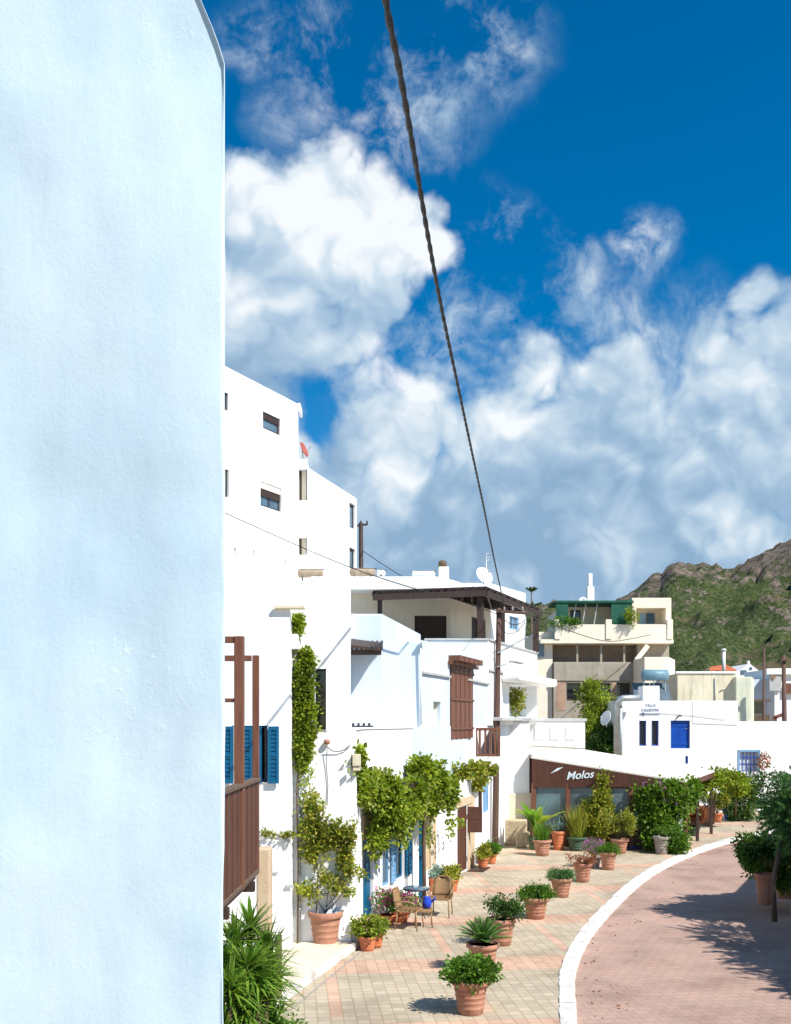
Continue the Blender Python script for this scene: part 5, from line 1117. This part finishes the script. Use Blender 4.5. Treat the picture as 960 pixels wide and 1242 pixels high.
# fan of leafy trees behind the restaurant
def tree(name, label, base, crown, mat, nc, nl, cr, L, W, seed, r0=.14, group=None, cat='tree', shell=.35):
    rng = np.random.default_rng(seed); root = empty(name, base, label, cat, group); base = Vector(base)
    t = MB(); fork = base.lerp(Vector(crown[0][:3]), .45); t.tube([base, base.lerp(fork, .5)+Vector((.05,0,0)), fork], [r0, r0*.8, r0*.65], 9)
    limbs(t, fork, [Vector(c_[:3])+Vector(rng.normal(size=3))*.35*min(c_[3:]) for c_ in crown for _ in range(3)], r0*.5, rng); t.build('trunk', M['bark'], root)
    mb = MB(); p_, d_ = clumps(rng, crown, nc, nl, cr, shell); mb.leaves(p_, d_, L, W, rng); mb.build('crown', M[mat] if isinstance(mat, str) else mat, root); return root
tree('leafy_tree', 'light green tree in front of the unfinished concrete block', (Xat(728,54), 54, 0), [(*P(722,855,54),.75,.7,1.1), (*P(732,880,54),.8,.7,1.0), (*P(715,885,53),.6,.6,.9), (*P(722,905,53),.9,.7,.9), (*P(716,838,54),.35,.4,.5)], 'vine', 420, 18, .3, .22, .09, 61)
tree('leafy_tree', 'dark green tree under the grey duct of the villa', (Xat(738,52), 52, 0), [(*P(741,900,52),.7,.6,.9), (*P(733,912,51),.8,.6,.7)], 'leafd', 200, 18, .28, .2, .1, 62)
bush('hanging_plant', M['vine_y'], [(*P(627,848,37.4), .26,.2,.42), (*P(627,856,37.4), .2,.15,.35)], 50, 14, .12, .13, .06, 63, label='hanging plant in the white balcony niche right of the pole', cat='plant')
# norfolk pine behind the pergola house
npn = empty('norfolk_pine', (Xat(645,75), 75, 0), 'distant norfolk pine with flat tiers above the pergola roof end', 'tree')
xb, zt = Xat(645,75), Zat(712,75); q = MB(); q.tube([(xb,75,0), (xb,75,zt)], [.22,.04], 8); q.build('trunk', M['bark'], npn)
q = MB(); rng = np.random.default_rng(5)
for i in range(7):
    z = zt-.3-i*1.15; R_ = .35+.42*i**.9
    for k_ in range(6):
        a = k_*2*PI/6+i*.5; e = Vector((xb+math.cos(a)*R_, 75+math.sin(a)*R_, z+.18)); pts = np.array([Vector((xb,75,z)).lerp(e, t) for t in np.linspace(.1,1,34)]); dd = rng.normal(size=pts.shape)*.6+np.array([math.cos(a),math.sin(a),.4]); q.leaves(np.repeat(pts,2,0), np.repeat(dd,2,0)+rng.normal(size=(68,3))*.3, .16, .05, rng)
q.build('crown', M['leafd'], npn)
an_ = MB(); a = P(590, 700, 43); an_.tube([(a.x,43,9.9), (a.x,43,Zat(672,43))], .025, 6)
for k_, w_ in ((673,.35),(678,.5),(681,.42)): an_.tube([(a.x-w_*.5,43,Zat(k_,43)), (a.x+w_*.5,43,Zat(k_,43)+.08)], .015, 5)
an_.build('tv_antenna', M['metal'], label='thin tv antenna above the white satellite dish', cat='antenna')
# red roofed house
hr = empty('red_roof_house', (32, 90, 0), 'distant white gabled house with orange red tiled roof', 'house'); Yr = 90
XR = lambda p_: Xat(p_, Yr); ZR = lambda p_: Zat(p_, Yr)
q = MB(); q.prism([(XR(866),Yr+1), (XR(893),Yr+1), (XR(893),Yr+9), (XR(866),Yr+9)], 0, ZR(816)); q.build('wall', M['white'], hr)
q = MB(); zz = ZR(840); pts = [(XR(892),Yr,0),(XR(928),Yr,0),(XR(928),Yr,ZR(819)),(XR(910),Yr,ZR(805)),(XR(892),Yr,ZR(817))]; q.add([Vector(v) for v in pts]+[Vector(v)+Vector((0,8,0)) for v in pts], [(4,3,2,1,0)[::-1],(5,6,7,8,9)[::-1],(0,5,6,1),(1,6,7,2),(2,7,8,3),(3,8,9,4),(4,9,5,0)]); q.build('gable', M['white'], hr)
q = MB(); pts = [(XR(864),Yr+.8,ZR(815)),(XR(900),Yr+.8,ZR(815)),(XR(903),Yr+5,ZR(804)),(XR(884),Yr+5,ZR(807))]; q.add([Vector(v) for v in pts]+[Vector(v)+Vector((0,.02,.15)) for v in pts], [(0,1,2,3),(7,6,5,4),(0,4,5,1),(1,5,6,2),(2,6,7,3),(3,7,4,0)]); q.build('roof', M['red'], hr)
q = MB(); q.tube([(XR(880.5),Yr+.5,ZR(818)), (XR(880.5),Yr+.5,ZR(790))], .16, 10); q.lathe([(.2,0),(.26,.03),(.2,.18)], (XR(880.5),Yr+.5,ZR(789)), 10); q.build('chimney', M['white'], hr)
q = MB(); q.box(XR(917.5), XR(919.5), Yr+2, Yr+2.3, ZR(815), ZR(800)); q.build('chimney', M['white'], hr)
q = MB(); q.tube([(XR(911),Yr-.03,ZR(811)), (XR(911),Yr+.05,ZR(811))], .14, 12); q.build('window', M['solar'], hr)
q = MB(); q.box(XR(899), XR(906), Yr-.05, Yr+.05, ZR(818), ZR(813)); q.build('window', M['glass2'], hr)
# white houses at the right edge
h2 = empty('edge_house', (36, 76, 0), 'white house with grey wall panel and dark balcony at the right edge', 'house'); Y2 = 76
f_ = [(Xat(914,Y2),Y2), (Xat(932,Y2),Y2), (Xat(932,Y2),Y2+6), (Xat(914,Y2),Y2+6)]
q = MB(); q.prism(f_, 0, Zat(824,Y2)); q.build('wall', M['pale'], h2)
q = MB(); q.prism([(Xat(931,Y2),Y2-1.5), (Xat(985,Y2),Y2-1.5), (Xat(985,Y2),Y2+5), (Xat(931,Y2),Y2+5)], 0, Zat(812,Y2)); q.build('main_wall', M['white'], h2)
q = MB(); q.box(Xat(930,74.3), Xat(986,74.3), 74.2, 74.6, Zat(818,74.3), Zat(811,74.3)); q.build('roof_edge', M['white'], h2)
q = MB(); q.box(Xat(934,74.3), Xat(948,74.3), 74.30, 74.46, Zat(838,74.3), Zat(819,74.3)); q.build('grey_panel', M['coping'], h2)  # plain grey panel on the white wall below the roof edge
q = MB(); q.tube([P(938.5,821,74.2), P(938.5,821,74.29)], .18, 12); q.build('fan_vent', M['brick'], h2)
q = MB(); q.box(Xat(953,74.3), Xat(968,74.3), 74.2, 74.45, Zat(841,74.3), Zat(829,74.3)); q.build('shutter', M['wood'], h2)
q = MB(); q.box(Xat(915,70), Xat(926,70), 70, 75, Zat(866,70), Zat(851,70)); q.build('dark_window', M['glass'], h2)
q = MB(); q.box(Xat(912,70), Xat(933,70), 69.8, 75.8, Zat(875,70), Zat(867,70)); q.box(Xat(912,70), Xat(934,70), 69.8, 74.4, Zat(851,70), Zat(848.5,70)); q.build('balcony', M['bark'], h2)
q = MB(); q.beam(P(938,871,60), P(953,866,60), .15, .2); q.beam(P(941,870,60), P(941,885,60), .15, .15); q.build('wood_frame', M['wood'], h2)
for (px0, px1, py, lab) in ((927.5, 925.5, 786, 'slim brown pole left of two behind the garden wall'), (951, 953, 795, 'thicker brown pole right of two behind the garden wall')):
    r_ = empty('wooden_pole', (Xat(px0,56),56,0), lab, 'pole', 'brown poles at the right edge'); q = MB(); q.tube([(Xat(px1,56),56,0), (Xat(px0,56),56,Zat(py,56))], [.17 if px0 > 940 else .10, .11 if px0 > 940 else .06], 9); q.build('post', M['pole'], r_)
    if px0 > 940: q = MB(); q.beam(P(948,800,55.85), P(956,801,55.85), .12, .12); q.build('crossarm', M['pole'], r_)

# ================================================================== RIGHT EDGE: trees, big pot, shaded side
rngt = np.random.default_rng(9)
def tamarisk(label, base, crown, seed, nc=420):
    rng = np.random.default_rng(seed); root = empty('tamarisk_tree', base, label, 'tree', 'feathery trees along the right side'); b = Vector(base)
    t = MB(); fork = b+Vector((.15,0,1.9)); t.tube([b, b+Vector((-.03,0,.9)), fork], [.065,.055,.05], 9); limbs(t, fork, [Vector(c_[:3]) for c_ in crown for _ in range(2)], .035, rng); t.build('trunk', M['bark'], root)
    mb = MB()
    # feathery sprays: thin twigs set with needles
    w_ = np.array([(c_[3]*c_[4]*c_[5])**.66 for c_ in crown]); w_ /= w_.sum()
    for _ in range(nc):
        c_ = crown[rng.choice(len(crown), p=w_)]; v = rng.normal(size=3); v /= np.linalg.norm(v); c0 = np.array(c_[:3])+v*np.array(c_[3:])*rng.uniform(.3,1)**.6
        d_ = v*.8+rng.normal(size=3)*.45+np.array([-.1,0,.1]); d_ /= np.linalg.norm(d_); Ls = rng.uniform(.3,.6); tt = np.linspace(0,1,26)[:,None]
        pts = c0+d_*Ls*tt+np.array([0,0,-.12])*tt**2; mb.leaves(np.repeat(pts,2,0), np.repeat(d_[None,:],52,0)*.9+rng.normal(size=(52,3))*.5, .085, .026, rng)
    mb.build('crown', M['feather'], root); return root
tamarisk('feathery blue green tree with slim trunk at the right edge of the road', G(940,1118), [(9.7,22.7,2.95,.75,.8,.45), (10.5,22.6,3.4,.7,.9,.40), (9.2,22.8,2.55,.5,.6,.36), (9.5,22.7,2.2,.65,.7,.33), (10.5,22.6,2.8,.8,1.0,.6)], 71, 1250)
tamarisk('feathery tree just outside the right edge that shades the near road', (10.6,17.4,0), [(10.4,16.6,3.5,1.0,1.2,.7), (10.7,17.2,4.1,.9,1.2,.7), (10.3,17.9,3.3,.7,.9,.5), (10.5,19.3,3.7,1.1,1.4,.7), (10.6,15.0,3.8,1.0,1.3,.7)], 72, 1500)
potted(G(929,1097), .27, .78, T, 'tall shaded terracotta jar carrying a dark round bush at the right edge', lambda a,b,c,d: pl_shrub(a,b+Vector((.1,0,.15)),c*1.6,d,.85,'leafd',260,1.7,None,.11,.07,60,.14), 73)
bush('round_bush', M['leaf'], [(*P(918,1035,25.5),.35,.4,.45), (*P(932,1045,25.5),.5,.4,.5), (*P(950,1050,25.5),.55,.4,.6)], 260, 20, .13, .11, .07, 74, label='rounded light green bush under the feathery tree by the road', cat='bush')
potted(G(952,1090), .25, .6, T, 'second shaded jar behind the slim trunk at the right edge', lambda a,b,c,d: pl_shrub(a,b,c,d,.9,'leafd',160,1.7,None,.11,.07), 75)
hn = empty('roadside_house', (16, 24, 0), 'white house outside the right edge that throws the straight shadow on the road', 'house')
q = MB(); q.prism([(9.9,12.0), (10.3,13.7), (12.17,22.1), (15.07,28.0), (24,28.0), (24,4), (9.6,4)], 0, 5.0); q.build('wall', M['white'], hn, bevel=.03)
q = MB(); q.prism([(12.1,22.3), (15.1,28.2), (16.3,27.6), (13.3,21.8)], 5.0, 5.1); q.build('coping', M['white'], hn)

# leaf litter on the road
rng = np.random.default_rng(90); q = MB(); pts = []
for _ in range(70):
    t = rng.uniform(12, len(KL)-20); i = int(t); a, n_ = kerbpt(i); s_ = .3+abs(rng.normal())*.5; pts.append((a.x+n_.x*s_, a.y+n_.y*s_+rng.uniform(-.2,.2), -.10))
for px, py in ((775,1117),(756,1222),(700,1150)):
    c = G(px, py)*1.02
    for _ in range(6): pts.append((c.x+rng.normal()*.06, c.y+rng.normal()*.1, -.1))
pts = np.array(pts); q.leaves(pts, rng.normal(size=pts.shape)*np.array([1,1,.15]), .06, .04, rng); q.build('fallen_leaves', M['rust'], label='dry leaves scattered along the kerb', kind='stuff')

# ================================================================== SKY, SUN, CAMERA
wd = bpy.data.worlds.new('World'); bpy.context.scene.world = wd; wd.use_nodes = True; nt = wd.node_tree; nt.nodes.clear()
out = nt.nodes.new('ShaderNodeOutputWorld'); bg = nt.nodes.new('ShaderNodeBackground'); bg.inputs[1].default_value = .1
SUN = Vector((.65, -.55, .92)).normalized()
sky = nt.nodes.new('ShaderNodeTexSky'); sky.sky_type = 'NISHITA'; sky.sun_disc = False; sky.sun_elevation = math.asin(SUN.z); sky.sun_rotation = math.atan2(SUN.x, SUN.y); sky.altitude = 50; sky.air_density = 1.0; sky.dust_density = .3; sky.ozone_density = 3.0
tc = nt.nodes.new('ShaderNodeTexCoord'); dirv = tc.outputs['Generated']
hs_ = nt.nodes.new('ShaderNodeHueSaturation'); hs_.inputs['Saturation'].default_value = 1.5; hs_.inputs['Value'].default_value = .90; hs_.inputs['Hue'].default_value = .497
nt.links.new(sky.outputs[0], hs_.inputs['Color'])
def vm(op, a, b=None, scale=None):
    n = nt.nodes.new('ShaderNodeVectorMath'); n.operation = op
    for i, v in enumerate((a, b)):
        if v is None: continue
        if hasattr(v, 'is_linked'): nt.links.new(v, n.inputs[i])
        else: n.inputs[i].default_value = v
    if scale is not None: n.inputs['Scale'].default_value = scale
    return n
def fbm(vec, scale, detail, rough, off=(0,0,0)):
    a = vm('ADD', vec, off).outputs[0]; n = nt.nodes.new('ShaderNodeTexNoise'); n.inputs['Scale'].default_value = scale; n.inputs['Detail'].default_value = detail; n.inputs['Roughness'].default_value = rough
    nt.links.new(a, n.inputs['Vector']); return n
wn = fbm(dirv, 6, 2, .5); wc = vm('SUBTRACT', wn.outputs['Color'], (.5,.5,.5)).outputs[0]; w2 = fbm(dirv, 24, 2, .5); wc2 = vm('SUBTRACT', w2.outputs['Color'], (.5,.5,.5)).outputs[0]
warp = vm('ADD', vm('ADD', dirv, vm('SCALE', wc, None, .06).outputs[0]).outputs[0], vm('SCALE', wc2, None, .026).outputs[0]).outputs[0]
def D(px, py): return Vector(((px-CX)/F, 1, -(py-HY)/F)).normalized()
# cloud banks placed by direction: (column, row, radius, weight)
banks = [(310,300,120,1.15),(400,270,115,1.1),(480,290,75,1.0),(330,370,130,1.1),(430,360,80,.95),(250,330,140,1.1),(290,470,120,.95),
 (600,600,190,1.15),(460,620,170,1.05),(740,600,190,1.15),(880,560,180,1.15),(985,450,125,1.1),(955,370,60,.75),(880,450,85,.88),(760,480,95,.86),(640,500,95,.84),(430,560,90,.85),
 (650,720,200,1.05),(480,720,170,1.0),(340,660,200,1.0),(850,700,200,1.05),(1000,600,200,1.0),(1150,450,220,.9),(1300,300,150,.6),(100,300,200,.8),(-100,500,250,.7)]
wisps = [(310,30,50,.8),(400,40,75,.85),(390,95,50,.6),(470,140,90,.85),(520,100,100,.9),(600,40,85,1.15),(560,20,80,.9),(350,130,50,.5),(600,293,60,1.0),(640,310,60,.6),(685,342,50,.9),(782,314,48,1.2),(560,430,120,.9),(660,420,110,.95),(480,470,80,.8),(780,430,90,.9),(430,450,70,.5),(860,400,70,.8)]
def bumps(lst, vec, op):
    tot = None
    for (px, py, r_, w_) in lst:
        c = D(px, py); rad = (D(px+r_, py)-c).length; dd = vm('DISTANCE', vec, tuple(c)).outputs['Value']
        mr = nt.nodes.new('ShaderNodeMapRange'); mr.interpolation_type = 'SMOOTHSTEP'; mr.inputs['From Min'].default_value = rad*1.25; mr.inputs['From Max'].default_value = rad*.30 if op == 'MAXIMUM' else 0; mr.inputs['To Min'].default_value = 0; mr.inputs['To Max'].default_value = w_
        nt.links.new(dd, mr.inputs['Value']); tot = mr.outputs[0] if tot is None else math_(nt, op, tot, mr.outputs[0])
    return tot
cur = bumps(banks, warp, 'MAXIMUM')
def billow(vec, off=(0,0,0)):
    """rounded cauliflower heads: the creases of folded noise"""
    tot = None
    for k_, (sc_, w_) in enumerate(((8, .56), (17, .27), (39, .12), (85, .05))):
        n = fbm(vec, sc_, 0, .5, tuple(o_+k_*1.7 for o_ in off)); a = math_(nt, 'ABSOLUTE', math_(nt, 'MULTIPLY_ADD', n.outputs[0], 2, -1)); a = math_(nt, 'MULTIPLY', a, w_*2.2)
        tot = a if tot is None else math_(nt, 'ADD', tot, a)
    return tot
OFF = (.012, -.003, .017)
n1 = fbm(dirv, 11, 9, .60, (5, 2, 1)); bl = billow(warp); blb = billow(warp, OFF)
nsum = math_(nt, 'ADD', math_(nt, 'MULTIPLY_ADD', n1.outputs[0], 1.6, -.80), math_(nt, 'MULTIPLY_ADD', bl, .70, -.34))
den = math_(nt, 'ADD', cur, nsum)
mask = nt.nodes.new('ShaderNodeMapRange'); mask.interpolation_type = 'SMOOTHSTEP'; mask.inputs['From Min'].default_value = .22; mask.inputs['From Max'].default_value = .74; nt.links.new(den, mask.inputs['Value'])
wn_ = fbm(warp, 13, 9, .66, (9, 4, 7)); wr = nt.nodes.new('ShaderNodeMapRange'); wr.interpolation_type = 'SMOOTHSTEP'; wr.inputs['From Min'].default_value = .41; wr.inputs['From Max'].default_value = .74; nt.links.new(wn_.outputs[0], wr.inputs['Value'])
wisp = math_(nt, 'MULTIPLY', math_(nt, 'MULTIPLY', bumps(wisps, warp, 'MAXIMUM'), wr.outputs[0]), 1.15, clamp=True)
allmask = math_(nt, 'MAXIMUM', math_(nt, 'MULTIPLY', mask.outputs[0], math_(nt, 'MULTIPLY', cur, 8.0, clamp=True)), wisp)
n3 = fbm(warp, 5, 4, .5, (3,1,2))
lit = math_(nt, 'ADD', math_(nt, 'MULTIPLY_ADD', math_(nt, 'SUBTRACT', bl, blb), .72, .33), math_(nt, 'MULTIPLY_ADD', n3.outputs[0], .9, -.45))
lit = math_(nt, 'ADD', lit, math_(nt, 'MULTIPLY_ADD', bl, .35, -.12))
tone = [(430,215,160,.36),(520,285,70,.30),(320,280,150,.34),(640,480,70,.36),(510,535,90,.26),(925,455,90,.42),(905,620,100,.26),(770,470,70,.2),(590,40,90,.25),(782,315,60,.2),(600,295,60,.1),(820,560,110,.14),(680,560,90,.12),
 (330,470,150,-.30),(600,600,120,-.08),(540,690,160,-.24),(710,495,60,-.14),(870,390,110,-.05),(740,700,190,-.26),(600,610,120,-.1)]
lit = math_(nt, 'ADD', lit, bumps(tone, warp, 'ADD'))
cr_ = ramp(nt, lit, [(.0, (1.9,3.0,4.3)), (.30, (2.7,3.8,5.0)), (.58, (4.1,5.0,5.8)), (.88, (6.3,6.6,6.9))])
mx = mixc(nt, allmask, hs_.outputs[0], cr_.outputs[0]); nt.links.new(mx, bg.inputs[0]); nt.links.new(bg.outputs[0], out.inputs[0])
wd.cycles.sampling_method = 'MANUAL'; wd.cycles.sample_map_resolution = 512

sl_ = bpy.data.lights.new('sun', 'SUN'); sl_.energy = 4.8; sl_.angle = math.radians(.5); sl_.color = (1.0, .965, .90)
so_ = bpy.data.objects.new('sun', sl_); C.objects.link(so_); so_.rotation_euler = SUN.to_track_quat('Z', 'Y').to_euler(); so_.location = (20, -20, 40)
cd = bpy.data.cameras.new('camera'); cam = bpy.data.objects.new('camera', cd); C.objects.link(cam)
cam.location = (0, 0, CZ); cam.rotation_euler = (PI/2, 0, 0); cd.sensor_fit = 'HORIZONTAL'; cd.sensor_width = 36; cd.lens = 36*F/960; cd.shift_y = (HY-621)/960; cd.clip_start = .05; cd.clip_end = 5000
sc = bpy.context.scene; sc.camera = cam
sc.view_settings.view_transform = 'Standard'; sc.view_settings.look = 'None'; sc.view_settings.gamma = 1; sc.view_settings.exposure = .56; sc.view_settings.use_curve_mapping = False
sc.render.engine = 'CYCLES'; sc.cycles.use_denoising = True; sc.cycles.max_bounces = 8; sc.cycles.transparent_max_bounces = 8
sc.render.resolution_x = 791; sc.render.resolution_y = 1024
